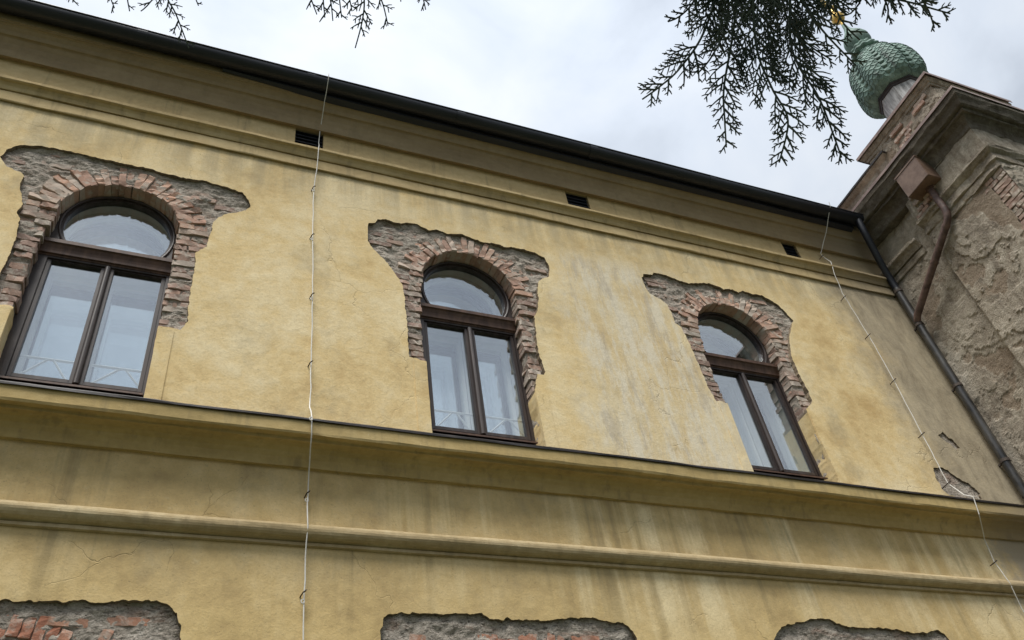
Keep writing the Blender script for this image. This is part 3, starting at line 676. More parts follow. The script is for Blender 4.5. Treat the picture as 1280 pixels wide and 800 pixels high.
# plaster strips of the old window surround, beside the lower half of each window
for i, c in enumerate(WC):
    for s in (-1, 1):
        zt = (PR[i][-1][1] if s > 0 else PL[i][0][1]) - .01
        w = 0.135
        xa, xb = sorted((c + s * ((HW if s > 0 else HL) + .004), c + s * ((HW if s > 0 else HL) + w)))
        top = rough_line([(xa, zt), (xb, zt - (.0 if s < 0 else .02))], .012, .014, False, i + s)
        v = []; f = []; n = len(top)
        for p in top: v += [(p[0], YP - .010, p[1]), (p[0], YP - .010, -.35), (p[0], YP + .03, p[1]), (p[0], YP + .03, -.35)]
        for k in range(n - 1):
            a, b = 4 * k, 4 * (k + 1); f += [(a, a + 1, b + 1, b), (a, b, b + 2, a + 2)]
        f += [(0, 2, 3, 1), (4 * n - 4, 4 * n - 3, 4 * n - 1, 4 * n - 2)]
        mesh_obj('plaster_strip', v, f, 'plaster', house)

# ------------------------------------------------------------------ windows
def plate(c, r_in, r_out, zc, zb, hw, y0, y1, n=48):
    """arched plate with a horseshoe opening, between y0 (front) and y1"""
    a0 = math.asin(min(1, (zc - zb) / r_in)); mb = MB(); v = []
    for k in range(n + 1):
        a = -a0 + (math.pi + 2 * a0) * k / n; ca, sa = math.cos(a), math.sin(a)
        xi, zi = r_in * ca, zc + r_in * sa
        if sa >= 0: xo, zo = r_out * ca, zc + r_out * sa
        else: xo, zo = math.copysign(hw, ca), zi
        if sa >= 0: xo = max(-hw, min(hw, xo))
        v += [(c + xi, y0, zi), (c + xo, y0, zo), (c + xi, y1, zi), (c + xo, y1, zo)]
    f = []
    for k in range(n):
        a, b = 4 * k, 4 * k + 4; f += [(a, b, b + 1, a + 1), (a, a + 2, b + 2, b), (a + 1, b + 1, b + 3, a + 3), (a + 2, a + 3, b + 3, b + 2)]
    f += [(0, 1, 3, 2), (4 * n, 4 * n + 2, 4 * n + 3, 4 * n + 1)]
    mb.add(v, f); return mb
WLAB = ['widest-looking arched window at one end of the row', 'middle arched window of the row', 'arched window nearest the corner downpipe']
for i, c in enumerate(WC):
    w = part_empty('window', house, WLAB[i])
    b = MB()                                       # outer frame
    for s in (-1, 1):
        xa, xb = sorted((c + s * .508, c + s * (.575 if s > 0 else .615))); b.box(xa, xb, YF, .05, -.09, 1.42, .004)
    b.box(c - .615, c + .575, YF, .05, -.14, -.0902, .004); b.box(c - .508, c + .508, YF, .05, 1.365, 1.42, .003)
    b.build('window_frame', 'wood', w)
    # tin sill
    s_ = MB(); s_.add([(c - .57, -.03, -.05), (c + .522, -.03, -.05), (c + .522, -.13, -.12), (c - .57, -.13, -.12), (c - .57, -.13, -.14), (c + .522, -.13, -.14), (c + .522, -.03, -.09), (c - .57, -.03, -.09)],
          [(0, 1, 2, 3), (3, 2, 5, 4), (4, 5, 6, 7), (0, 3, 4, 7), (1, 6, 5, 2)]); s_.build('window_sill', 'transom', w)
    for s in (-1, 1):                              # the two outer sashes
        q = MB(); A = lambda a, b_: sorted((c + s * a, c + s * b_))
        for a, b_ in ((.014, .055), (.470, .506)):
            xa, xb = A(a, b_); q.box(xa, xb, -.035, .02, -.042, 1.363, .004)
        xa, xb = A(.0552, .4698); q.box(xa, xb, -.0345, .02, -.0415, .002, .004); q.box(xa, xb, -.0345, .02, 1.35, 1.3625, .003)
        sa_ = q.build('sash', 'wood', w)
        for a, b_, z0, z1 in ((.053, .064, .0, 1.352), (.463, .472, .0, 1.352)):
            pass
        xa, xb = A(.050, .474)
        pm = MB(); pm.box(xa, xb, -.002, .002, -.004, 1.354); pm.build('pane', 'glass', w)
    ml = MB()                                      # astragal over the meeting stiles
    prof = [(-.026, -.036), (-.026, -.05), (-.02, -.06), (-.012, -.066), (0, -.069), (.012, -.066), (.02, -.06), (.026, -.05), (.026, -.036)]
    v = [(c + a, y, z) for z in (-.045, 1.36) for a, y in prof]; n = len(prof)
    ml.add(v, [(k, k + 1, n + k + 1, n + k) for k in range(n - 1)] + [tuple(range(n)), tuple(range(2 * n - 1, n - 1, -1))])
    ml.build('mullion', 'wood', w)
    t = sweep_x('transom', [(.04, 1.385), (-.055, 1.388), (-.060, 1.400), (-.078, 1.405), (-.082, 1.43), (-.090, 1.46), (-.104, 1.495), (-.112, 1.505), (-.122, 1.508), (-.124, 1.548), (-.112, 1.554), (-.085, 1.562), (-.05, 1.585), (.04, 1.59)], c - .60, c + .565, 'transom', w, .3, .0006)
    plate(c, .500, .575, 1.87, 1.575, .575, YF, .045).build('fanlight_frame', 'wood', w, True)
    plate(c, .472, .502, 1.87, 1.588, .502, YF + .012, .03).build('fanlight_sash', 'wood', w, True)
    ring = MB(); a0 = math.asin((1.87 - 1.59) / .498)
    ring.tube([(c + .506 * math.cos(a), YF - .003, 1.87 + .506 * math.sin(a)) for a in [-a0 + (math.pi + 2 * a0) * k / 44 for k in range(45)]], .012, 8)
    ring.build('fanlight_bead', 'wood', w, True)
    def disc(name, r, y, zb, mat):
        a0 = math.asin((1.87 - zb) / r); pts = [(c + r * math.cos(-a0 + (math.pi + 2 * a0) * k / 48), 1.87 + r * math.sin(-a0 + (math.pi + 2 * a0) * k / 48)) for k in range(49)]
        v = [(x, y - .002, z) for x, z in pts] + [(x, y + .002, z) for x, z in pts]; n = len(pts)
        mesh_obj(name, v, [tuple(range(n)), tuple(range(2 * n - 1, n - 1, -1))] + [(k, n + k, n + (k + 1) % n, (k + 1) % n) for k in range(n)], mat, w)
    disc('fanlight_pane', .476, .0, 1.575, 'glass')
    # inner window, white
    D = .20
    for s in (-1, 1):
        q = MB(); A = lambda a, b_: sorted((c + s * a, c + s * b_))
        for a, b_ in ((.024, .062), (.455, .50)):
            xa, xb = A(a, b_); q.box(xa, xb, D - .03, D + .02, -.03, 1.40, .003)
        xa, xb = A(.0622, .4548); q.box(xa, xb, D - .0295, D + .02, -.03, .02, .003); q.box(xa, xb, D - .0295, D + .02, 1.345, 1.40, .003)
        q.build('inner_sash', 'white', w)
        xa, xb = A(.058, .46); pm = MB(); pm.box(xa, xb, D - .002, D + .002, .015, 1.35); pm.build('inner_pane', 'glass_inner', w)
    disc('inner_fanlight_pane', .452, D, 1.60, 'glass_inner')
    plate(c, .450, .56, 1.87, 1.60, .56, D - .02, D + .02).build('inner_fanlight_frame', 'white', w, True)
    ln = MB()
    for s in (-1, 1):
        xa, xb = sorted((c + s * .502, c + s * .56)); ln.box(xa, xb, .052, D + .02, -.12, 1.60)
    ln.box(c - .022, c + .022, .03, D - .032, -.12, 1.42); ln.box(c - .50, c + .50, .052, D + .02, 1.405, 1.59); ln.box(c - .50, c + .50, .052, D + .02, -.16, -.05)
    va = [(c + .55 * math.cos(math.radians(a)), y, 1.87 + .55 * math.sin(math.radians(a))) for a in range(-25, 206, 5) for y in (.046, D)]
    ln.add(va, [(2 * k, 2 * k + 1, 2 * k + 3, 2 * k + 2) for k in range(len(va) // 2 - 1)])
    ln.build('lining', 'white', w)
    if i < 2:                                      # white lattice rail inside the two left windows
        g = MB(); y = .040; zt = .245
        g.tube([(c - .50, y, zt), (c - .024, y, zt)], .012, 6); g.tube([(c + .024, y, zt), (c + .50, y, zt)], .012, 6)
        for a, b_ in (((-.47, .0), (-.26, zt)), ((-.22, zt), (-.06, .0)), ((.06, .0), (.30, zt)), ((.34, zt), (.48, .06))):
            g.tube([(c + a[0], y, a[1]), (c + b_[0], y, b_[1])], .010, 6)
        g.build('lattice_rail', 'white', w)
    rm = MB(); x0, x1, y0, y1, z0, z1 = c - 1.1, c + 1.1, D + .021, 3.0, -.8, 2.75
    P8 = [(x0, y0, z0), (x1, y0, z0), (x1, y1, z0), (x0, y1, z0), (x0, y0, z1), (x1, y0, z1), (x1, y1, z1), (x0, y1, z1)]
    rm.add(P8, [(0, 1, 2, 3), (4, 7, 6, 5), (1, 5, 6, 2), (2, 6, 7, 3), (3, 7, 4, 0)])
    # front wall of the room round the opening
    for a, b_, za, zb in ((x0, c - .561, z0, z1), (c + .561, x1, z0, z1), (c - .561, c + .561, z0, -.1605), (c - .561, c + .561, 2.43, z1)):
        rm.add([(a, y0, za), (b_, y0, za), (b_, y0, zb), (a, y0, zb)], [(0, 1, 2, 3)])
    rm.build('room_interior', 'room', w)

# ------------------------------------------------------------------ corner pavilion
wing = thing('corner_pavilion', 'weathered grey corner pavilion with green onion dome beside the yellow house', 'building', (8.5, -1.4, GZ))
XP, YN = 6.80, -2.54                               # pilaster face, front face
YR = -1.20                                         # inner edge of the pilaster
def rough_panel(name, axis, val, a0, a1, z0, z1, mat, parent, cell=.02, amp=.012, peel=.016, seed=0, skip=None, label=None):
    """plaster face with peeled layers, displaced outwards (towards -x or -y)"""
    na, nz = max(2, int(abs(a1 - a0) / cell)), max(2, int((z1 - z0) / cell)); v = []; f = []; lay = []
    for i in range(na + 1):
        for j in range(nz + 1):
            a = a0 + (a1 - a0) * i / na; z = z0 + (z1 - z0) * j / nz
            n_ = fbm((a * 1.6 + seed, z * 1.3, seed), 6); st = max(0, min(1, (n_ - .02) / .03)) + max(0, min(1, (n_ - .42) / .03))
            h = peel * st + amp * fbm((a * 8 + seed, z * 8, 1), 5)
            lay.append(st * 1.0 - (.0 if st > .05 else max(0, min(1, (-.25 - n_) / .08))))
            if st < .05 and n_ < -.25: h -= .010 * max(0, min(1, (-.25 - n_) / .04))
            edge = min(i, na - i, j, nz - j)
            if edge == 0: h *= .2
            v.append((val - h, a, z) if axis == 'x' else (a, val - h, z))
    for i in range(na):
        for j in range(nz):
            if skip and skip(a0 + (a1 - a0) * (i + .5) / na, z0 + (z1 - z0) * (j + .5) / nz): continue
            f.append((i * (nz + 1) + j, i * (nz + 1) + j + 1, (i + 1) * (nz + 1) + j + 1, (i + 1) * (nz + 1) + j))
    o = mesh_obj(name, v, f, mat, parent, False, label)
    at_ = o.data.attributes.new('layer', 'FLOAT', 'POINT'); at_.data.foreach_set('value', lay)
    return o
rough_panel('side_wall', 'x', XW, -.20, YR, -4.0, 4.7, 'wing', wing, .022, .007, .010, 3.0)
brk = lambda y, z: y < -2.27 + .03 * fbm((z * 6, y * 6, 0)) and 1.2 < z < 3.50
rough_panel('pilaster', 'x', XP, YR, YN, -4.0, 3.62, 'wing', wing, .018, .007, .015, 11.0, brk)
core = MB(); core.box(XW + .04, 12, YN + .05, 1.0, GZ, 4.75); core.box(XP + .045, XW + .06, YN + .045, YR - .004, GZ, 3.6); core.build('wall_core', 'mortar', wing)
base = MB(); base.box(XW - .01, 11.9, YN + .01, -.25, GZ, -4.0); base.build('wall_base', 'wing', wing)
rough_panel('front_wall', 'y', YN, XP, 12.0, -4.0, 3.62, 'wing', wing, .045, .016, .018, 21.0)
pe = MB(); pe.add([(XP - .002, YR, -4), (XW + .05, YR, -4), (XW + .05, YR, 3.6), (XP - .002, YR, 3.6)], [(0, 1, 2, 3)]); pe.build('pilaster_edge', 'wing', wing)
# bricks laid bare at the pilaster's outer edge
rnd = random.Random(77)
k = 0; z = 3.46
while z > 1.2:
    y = YN + .01 + (0 if k % 2 else -.10)
    while y < -2.24:
        L = .255 if rnd.random() < .7 else .125; yc = y + L / 2; y += L + .012
        if yc > -2.24: break
        o = brick(wing, BR, rnd, (XP + .014 + rnd.uniform(-.006, .008) + .05, max(yc, YN + L / 2 + .01), z), (L, .10, .062), rz=math.radians(-90))
    z -= .076; k += 1

def wrap(name, prof, mat, yfar, parent, xp=XP, yn=YN, amp=.004, xfar=12.0, step=.06, label=None):
    """moulding that runs along the side, turns the outer corner and goes on along the front; prof = (outward, z)"""
    path = []
    n1_ = max(1, int((yfar - yn) / step))
    for i in range(n1_): path.append((0, yfar + (yn - yfar) * i / n1_))
    path.append((1, 0))
    for i in range(1, 41): path.append((2, xp + (xfar - xp) * i / 40))
    v = []; f = []; n = len(prof)
    for kind, q in path:
        for j, (o, z) in enumerate(prof):
            if kind == 0: p = Vector((xp - o, min(yfar, max(q, yn - o)) if q > yn - o else q, z))
            elif kind == 1: p = Vector((xp - o, yn - o, z))
            else: p = Vector((q, yn - o, z))
            w_ = amp * fbm((p.x * 3, p.y * 3, p.z * 3 + j), 5); p.x -= w_ * (kind < 2); p.y -= w_ * (kind > 0); p.z += amp * fbm((p.x * 4, p.y * 4, 9 + j), 4)
            v.append(p)
    for i in range(len(path) - 1):
        for j in range(n - 1): f.append((i * n + j, i * n + j + 1, (i + 1) * n + j + 1, (i + 1) * n + j))
    f.append(tuple(range(n)))
    return mesh_obj(name, v, f, mat, parent, False, label)
# capital of the pilaster and entablature block that follows it
wrap('pilaster_capital', [(-.05, 3.50), (.012, 3.505), (.018, 3.515), (.020, 3.60), (.016, 3.612), (.034, 3.62), (.040, 3.63), (.042, 3.74), (.038, 3.752), (.06, 3.762), (.085, 3.80), (.10, 3.82), (.102, 3.86), (.05, 3.875), (-.05, 3.88)], 'wing', YR, wing, amp=.022, step=.03)
wrap('pilaster_frieze', [(-.05, 3.87), (.045, 3.872), (.05, 3.88), (.052, 4.30), (.045, 4.31), (-.05, 4.312)], 'wing_pale', YR - .002, wing, amp=.030, step=.03)
rough_panel('side_frieze', 'x', XW - .003, -.20, YR, 3.80, 4.32, 'wing', wing, .022, .010, .010, 31.0)
# string course of the recessed part, carried round from the house
sc = MB()
prof = [(-.02, 3.52), (.030, 3.505), (.036, 3.52), (.038, 3.61), (.012, 3.63), (.012, 3.64), (.055, 3.632), (.062, 3.66), (.085, 3.71), (.125, 3.74), (.130, 3.75), (.132, 3.79), (.11, 3.80), (-.02, 3.86)]
n = len(prof); v = []; ys = [-.22 - k * .03 for k in range(27)]
for y in ys:
    for j, (o, z) in enumerate(prof): v.append((XW - o * (1 if y > -.93 else .75 + .25 * fbm((y * 20, z * 9, 3))) - .004 * fbm((y * 6, z * 6, j)), y, z + .004 * fbm((y * 5, j, 2))))
sc.add(v, [(i * n + j, i * n + j + 1, (i + 1) * n + j + 1, (i + 1) * n + j) for i in range(len(ys) - 1) for j in range(n - 1)] + [tuple(range((len(ys) - 1) * n, len(ys) * n))])
sc.build('side_string_course', 'wing', wing)
rnd = random.Random(31)
for k in range(6):                                  # bricks laid bare below the hopper
    y = -1.24 - (k % 2) * .07
    while y > -1.66:
        L = rnd.choice((.12, .24)); yc = y - L / 2; y -= L + .012
        if rnd.random() < .12 or yc - L / 2 < -1.74: continue
        brick(wing, BR, rnd, (XP - .052 + .028 + rnd.uniform(-.012, .006), yc, 3.925 + k * .072), (L, .10, .060), rz=math.radians(-90))
wrap('cornice', [(-.12, 4.28), (.052, 4.285), (.058, 4.30), (.07, 4.36), (.10, 4.43), (.15, 4.475), (.185, 4.485), (.19, 4.50), (.192, 4.53), (.235, 4.535), (.25, 4.55), (.275, 4.62), (.305, 4.665), (.315, 4.68), (.318, 4.76), (.318, 4.80), (-.1, 4.86)], 'wing_cornice', -.20, wing, amp=.018, step=.03)
wrap('cornice_flashing', [(-.1, 4.87), (.326, 4.812), (.334, 4.808), (.334, 4.762), (.328, 4.762)], 'flash_brown', -.58, wing, amp=.003, step=.12)
# parapet and attic block
wrap('parapet', [(.02, 4.80), (.055, 4.76), (.055, 5.20), (.09, 5.23), (.12, 5.26), (.12, 5.30), (-.3, 5.34)], 'wing', .4, wing, amp=.014, step=.05, yn=-1.30, xfar=7.6)
wrap('parapet_flashing', [(-.3, 5.352), (.135, 5.322), (.143, 5.318), (.143, 5.285), (.137, 5.285)], 'flash_dark', .4, wing, amp=.003, step=.12, yn=-1.30, xfar=7.6)
XA, YA0, YA1 = 6.74, -1.13, -2.56                  # attic block: face, inner end, front
def skipa(y, z): return False
rough_panel('attic_face', 'x', XA, YA0, YA1, 4.76, 5.50, 'wing_pale', wing, .016, .014, .012, 41.0)
rough_panel('attic_front', 'y', YA1, XA, 8.4, 4.76, 5.50, 'wing', wing, .03, .012, .010, 47.0)
ab = MB(); ab.box(XA + .03, 8.4, YA1 + .03, YA0 + .0, 4.76, 5.56); ab.build('attic_block', 'wing', wing)
def wrap3(name, prof, mat, parent, amp):
    """closed moulding round the attic block: inner end, side and front"""
    path = [(8.4, YA0, 0, 1), (XA, YA0, 1, 1), (XA, YA1, 1, -1), (8.4, YA1, 0, -1)]; P = []
    for a, b in zip(path[:-1], path[1:]):
        k_ = 26
        for i in range(k_): P.append((a, b, i / k_))
    P.append((path[2], path[3], 1.0)); v = []; f = []; n = len(prof)
    for a, b, t in P:
        for j, (o, z) in enumerate(prof):
            pa = Vector((a[0] - o * a[2], a[1] + o * a[3], z)); pb = Vector((b[0] - o * b[2], b[1] + o * b[3], z)); p = pa.lerp(pb, t)
            w_ = amp * fbm((p.x * 4, p.y * 4, p.z * 4), 5); v.append((p.x - w_, p.y - w_ * .3, p.z + .5 * w_))
    for i in range(len(P) - 1):
        for j in range(n - 1): f.append((i * n + j, i * n + j + 1, (i + 1) * n + j + 1, (i + 1) * n + j))
    return mesh_obj(name, v, f, mat, parent)
wrap3('attic_moulding', [(0, 5.44), (.018, 5.445), (.022, 5.49), (.04, 5.50), (.06, 5.54), (.075, 5.56), (.075, 5.60), (0, 5.62)], 'wing', wing, .010)
wrap3('attic_flashing', [(-.2, 5.66), (.095, 5.632), (.103, 5.628), (.103, 5.575), (.097, 5.575)], 'flash_brown', wing, .002)
at = MB(); at.box(XA - .02, 8.4, YA1 - .02, YA0 + .02, 5.60, 5.635); at.build('attic_roof', 'flash_brown', wing)
# bricks showing through on the attic face
rnd = random.Random(5)
for k in range(9):
    z = 4.80 + k * .074; y = -2.44 + (k % 2) * .08
    while y < -1.62:
        L = .12 if rnd.random() < .5 else .25; yc = y + L / 2; y += L + .014
        if yc + L / 2 > -1.62 or z > 5.40: continue
        if fbm((yc * 2.2, z * 3.0, 4), 3) < -.3: continue
        brick(wing, BR, rnd, (XA + .016 + rnd.uniform(-.014, .008), yc, z), (L, .10, .060), rz=math.radians(-90))

# ------------------------------------------------------------------ onion dome
DX, DY = 7.27, -1.92
def lathe(name, prof, mat, parent, n=48, fn=None, smooth=True):
    v = []; f = []
    for r, z in prof:
        for k in range(n):
            a = 2 * math.pi * k / n; q = r * (fn(a, z) if fn else 1); v.append((DX + q * math.cos(a), DY + q * math.sin(a), z))
    for i in range(len(prof) - 1):
        for k in range(n): f.append((i * n + k, i * n + (k + 1) % n, (i + 1) * n + (k + 1) % n, (i + 1) * n + k))
    f.append(tuple(range((len(prof) - 1) * n, len(prof) * n))); f.append(tuple(range(n - 1, -1, -1)))
    return mesh_obj(name, v, f, mat, parent, smooth)
OCT = math.radians(22.5)
def octo(a, z=0):
    b = (a - OCT) % (math.pi / 4) - math.pi / 8
    return math.cos(math.pi / 8) / math.cos(b)
lathe('drum', [(.36, 5.60), (.36, 6.33)], 'drum', wing, 64, octo, False)
lathe('drum_cornice', [(.355, 6.31), (.375, 6.32), (.385, 6.35), (.40, 6.36), (.402, 6.385), (.34, 6.39)], 'flash_dark', wing, 64, octo, False)
DP = [(0.360, 6.385), (0.408, 6.41), (0.475, 6.47), (0.518, 6.56), (0.537, 6.68), (0.541, 6.80), (0.537, 6.92), (0.522, 7.04), (0.499, 7.15), (0.461, 7.27), (0.408, 7.38), (0.347, 7.48), (0.285, 7.56), (0.240, 7.63), (0.205, 7.68), (0.190, 7.74)]
def dome_r(z):
    for (r0, z0), (r1, z1) in zip(DP[:-1], DP[1:]):
        if z0 <= z <= z1: return r0 + (r1 - r0) * (z - z0) / (z1 - z0)
    return DP[-1][0]
def lobe(a, z):
    k_ = min(1, max(0, (z - 6.37) / .15)) * min(1, max(0, (7.72 - z) / .4))
    b = abs(math.cos(4 * (a - .18)))
    return 1 + k_ * (.20 * b ** .7 - .125)
zz = [6.385 + (7.74 - 6.385) * i / 48 for i in range(49)]
dome = lathe('onion_dome', [(dome_r(z), z) for z in zz], 'copper', wing, 96, lobe)
sc_v = []; sc_f = []                                # overlapping copper scales
nrow = 21
for i in range(nrow):
    z0 = 6.41 + (7.70 - 6.41) * i / nrow; dz = (7.70 - 6.41) / nrow
    for k in range(32):
        a = 2 * math.pi * (k + .5 * (i % 2)) / 32; da = 2 * math.pi / 32 * .5
        def P_(aa, z, o):
            r = dome_r(min(7.735, max(6.386, z))) * lobe(aa, z) + o; return (DX + r * math.cos(aa), DY + r * math.sin(aa), z)
        n0 = len(sc_v)
        sc_v += [P_(a, z0 - dz * .25, .012), P_(a - da * .72, z0 + dz * .12, .010), P_(a - da, z0 + dz * .6, .006), P_(a - da * .8, z0 + dz * 1.3, .001), P_(a + da * .8, z0 + dz * 1.3, .001), P_(a + da, z0 + dz * .6, .006), P_(a + da * .72, z0 + dz * .12, .010),
                 P_(a, z0 - dz * .25, .002), P_(a - da * .72, z0 + dz * .12, .002), P_(a + da * .72, z0 + dz * .12, .002), P_(a - da, z0 + dz * .6, .001), P_(a + da, z0 + dz * .6, .001)]
        sc_f += [tuple(n0 + q for q in t) for t in ((0, 6, 5, 4, 3, 2, 1), (0, 1, 8, 7), (6, 0, 7, 9), (1, 2, 10, 8), (5, 6, 9, 11))]
mesh_obj('copper_scales', sc_v, sc_f, 'copper', dome, False, None, 'stuff')
collar = lathe('dome_collar', [(.19, 7.70), (.235, 7.72), (.26, 7.75), (.25, 7.785), (.205, 7.80), (.20, 7.83), (.23, 7.86), (.215, 7.895), (.17, 7.905)], 'copper', wing, 48, lambda a, z: 1 + .06 * math.sin(12 * a))
lathe('finial_bulb', [(.14, 7.90), (.165, 7.95), (.20, 8.02), (.225, 8.10), (.225, 8.20), (.195, 8.30), (.15, 8.39), (.105, 8.47), (.07, 8.56), (.045, 8.66), (.035, 8.78)], 'copper', wing, 40)
fin = MB()
fin.tube([(DX, DY, 8.76), (DX, DY, 9.95)], [.03, .018], 10); fin.build('finial_rod', 'gold', wing, True)
star = lathe('finial_ball', [(.012, 8.92), (.07, 8.94), (.11, 8.99), (.12, 9.05), (.11, 9.11), (.07, 9.16), (.012, 9.18)], 'gold', wing, 24)
cr_ = MB()
for k in range(8):
    a = math.pi / 4 * k
    u = Vector((1, 0, 0)) * math.cos(a) + Vector((0, 0, 1)) * math.sin(a); cc_ = Vector((DX, DY, 9.52))
    cr_.tube([cc_ + u * .03, cc_ + u * .20], [.022, .012], 6)
cr_.tube([Vector((DX, DY, 9.52)) + Vector((math.cos(t), 0, math.sin(t))) * .155 for t in [2 * math.pi * k / 24 for k in range(25)]], .02, 8, False)
cr_.build('finial_sunburst', 'gold', wing, True)

# ------------------------------------------------------------------ rainwater goods at the corner
dp = thing('downpipe', 'black downpipe running down the inner corner from the gutter', 'downpipe', (6.77, -.34, -6.6))
p = MB(); px, py = 6.775, -.345
def bez(a, b, c_, n=8): return [Vector(a).lerp(Vector(b), t).lerp(Vector(b).lerp(Vector(c_), t), t) for t in [k / n for k in range(n + 1)]]
top = [Vector((6.44, -.61, 4.56))] + bez((6.44, -.61, 4.50), (6.445, -.60, 4.36), (6.47, -.575, 4.24), 6)
p.tube(top + [Vector((6.66, -.42, 3.78))] + bez((6.70, -.39, 3.66), (px - .01, py, 3.50), (px, py, 3.34), 6), .052, 14)
p.build('pipe_neck', 'gutter', dp, True)
p = MB(); p.tube([(px, py, 3.36), (px, py, -.20)], .055, 14); p.build('pipe', 'blackpipe', dp, True)
p = MB(); p.tube([(px, py, -.20), (px - .02, -.50, -.36), (px - .02, -.50, -.60), (px, -.36, -.86), (px, -.36, GZ + .05)], .055, 14); p.build('lower_pipe', 'blackpipe', dp, True)
for z in (3.30, 2.62, 1.5, .3):
    q = MB(); q.tube([(px, py, z - .02), (px, py, z + .02)], .064, 14); q.box(px - .012, px + .012, py + .06, -.235, z - .012, z + .012); q.build('pipe_clamp', 'hook', dp)
hp = thing('rainwater_hopper', 'brown metal rainwater hopper box with bent brown pipe under the pavilion cornice', 'hopper', (6.65, -1.65, 4.09))
h = MB(); h.box(6.50, 6.84, -1.86, -1.43, 4.09, 4.54, .008); h.build('hopper_box', 'rust', hp)
h = MB(); h.box(6.492, 6.85, -1.868, -1.422, 4.515, 4.548, .004); h.build('hopper_rim', 'rust', hp)
bp_ = MB()
pts = [Vector((6.70, -1.66, 4.12)), Vector((6.70, -1.66, 3.75))] + bez((6.70, -1.66, 3.66), (6.70, -1.66, 3.50), (6.705, -1.56, 3.43), 7) + [Vector((6.74, -.42, 2.74)), Vector((6.76, -.36, 2.68))]
bp_.tube(pts, .050, 14); bp_.build('outlet_pipe', 'rust_dark', hp, True)
d_ = (pts[10] - pts[9]).normalized()
for t in (.03, .42):
    cpt = pts[9].lerp(pts[10], t); b = MB(); b.tube([cpt - d_ * .02, cpt + d_ * .02], .057, 14); b.build('pipe_collar', 'rust_dark', hp)
b = MB(); b.tube([(6.70, -1.66, 4.06), (6.70, -1.66, 4.09)], .065, 14); b.build('outlet_flange', 'rust_dark', hp)

# ------------------------------------------------------------------ wires down the facade
def hooks(parent, pts, rnd):
    for (x, y, z) in pts:
        b = MB(); b.tube([(x - .03, -.20, z - .025), (x - .012, y - .02, z - .008), (x + .004, y - .035, z), (x + .010, y - .02, z + .014)], .0058, 6); b.build('hook', 'hook', parent)
wr = thing('wire', 'straight white wire hanging from the gutter between the first two windows', 'wire', (-1.69, -.3, -2.9), 'white wires down the facade')
W1 = [(-1.705, -.70, 4.66), (-1.704, -.70, 4.58), (-1.70, -.29, 4.15), (-1.715, -.27, 3.80), (-1.725, -.352, 3.60), (-1.745, -.275, 2.91), (-1.735, -.275, 2.097), (-1.709, -.275, 1.217), (-1.697, -.275, .337), (-1.70, -.30, -.16), (-1.722, -.542, -.486), (-1.716, -.530, -.66), (-1.685, -.30, -.88), (-1.682, -.285, -1.047), (-1.684, -.345, -1.38), (-1.684, -.29, -1.60), (-1.682, -.285, -1.891), (-1.675, -.285, -2.24), (-1.66, -.285, -2.9)]
def wobble(pts, seed):
    out = []
    for a, b in zip(pts[:-1], pts[1:]):
        a, b = Vector(a), Vector(b); n = max(1, int((b - a).length / .09))
        for k in range(n):
            p = a.lerp(b, k / n); e_ = math.sin(math.pi * k / n); p.x += .010 * e_ * fbm((p.z * 5, seed, 0), 3); p.y -= .006 * e_ * abs(fbm((p.z * 5, seed, 4), 3)); out.append(p)
    return out + [Vector(pts[-1])]
b = MB(); b.tube(wobble(W1, 1.5), .0054, 6); b.build('cable', 'wire', wr, True)
hooks(wr, [(-1.745, -.275, 2.91), (-1.735, -.275, 2.097), (-1.709, -.275, 1.217), (-1.697, -.275, .337), (-1.682, -.285, -1.047), (-1.682, -.285, -1.891)], None)
for (x, y, z) in [(-1.745, -.275, 2.87), (-1.735, -.275, 2.05), (-1.712, -.275, 1.17), (-1.722, -.548, -.50), (-1.682, -.285, -1.10), (-1.682, -.285, -1.95)]:
    k_ = MB(); k_.tube([Vector((x - .008 + .012 * math.cos(t), y - .006, z - .010 + .015 * math.sin(t))) for t in [2 * math.pi * q / 10 for q in range(11)]], .005, 5, False); k_.build('knot', 'wire', wr, True)
wr2 = thing('wire', 'kinked white wire on hooks running down beside the corner downpipe', 'wire', (5.7, -.3, -2.0), 'white wires down the facade')
W2 = [(5.888, -.705, 4.68), (5.886, -.69, 4.60), (5.83, -.45, 4.267), (5.681, -.28, 3.905), (5.717, -.28, 3.826), (5.70, -.35, 3.66), (5.645, -.34, 3.40), (5.642, -.30, 3.041), (5.69, -.30, 2.232), (5.688, -.30, 1.457), (5.647, -.30, .598), (5.617, -.30, -.13), (5.60, -.42, -.36), (5.55, -.545, -.47), (5.54, -.535, -.55), (5.52, -.52, -.68), (5.68, -.31, -.86), (5.65, -.30, -1.121), (5.64, -.345, -1.391), (5.69, -.285, -1.646), (5.72, -.28, -2.0)]
b = MB(); b.tube(wobble(W2, 8.5), .0054, 6); b.build('cable', 'wire', wr2, True)
hooks(wr2, [(5.674, -.28, 3.843), (5.63, -.30, 2.953), (5.69, -.30, 2.235), (5.69, -.30, 1.445), (5.655, -.30, .587), (5.62, -.30, -.12), (5.65, -.30, -1.124)], None)

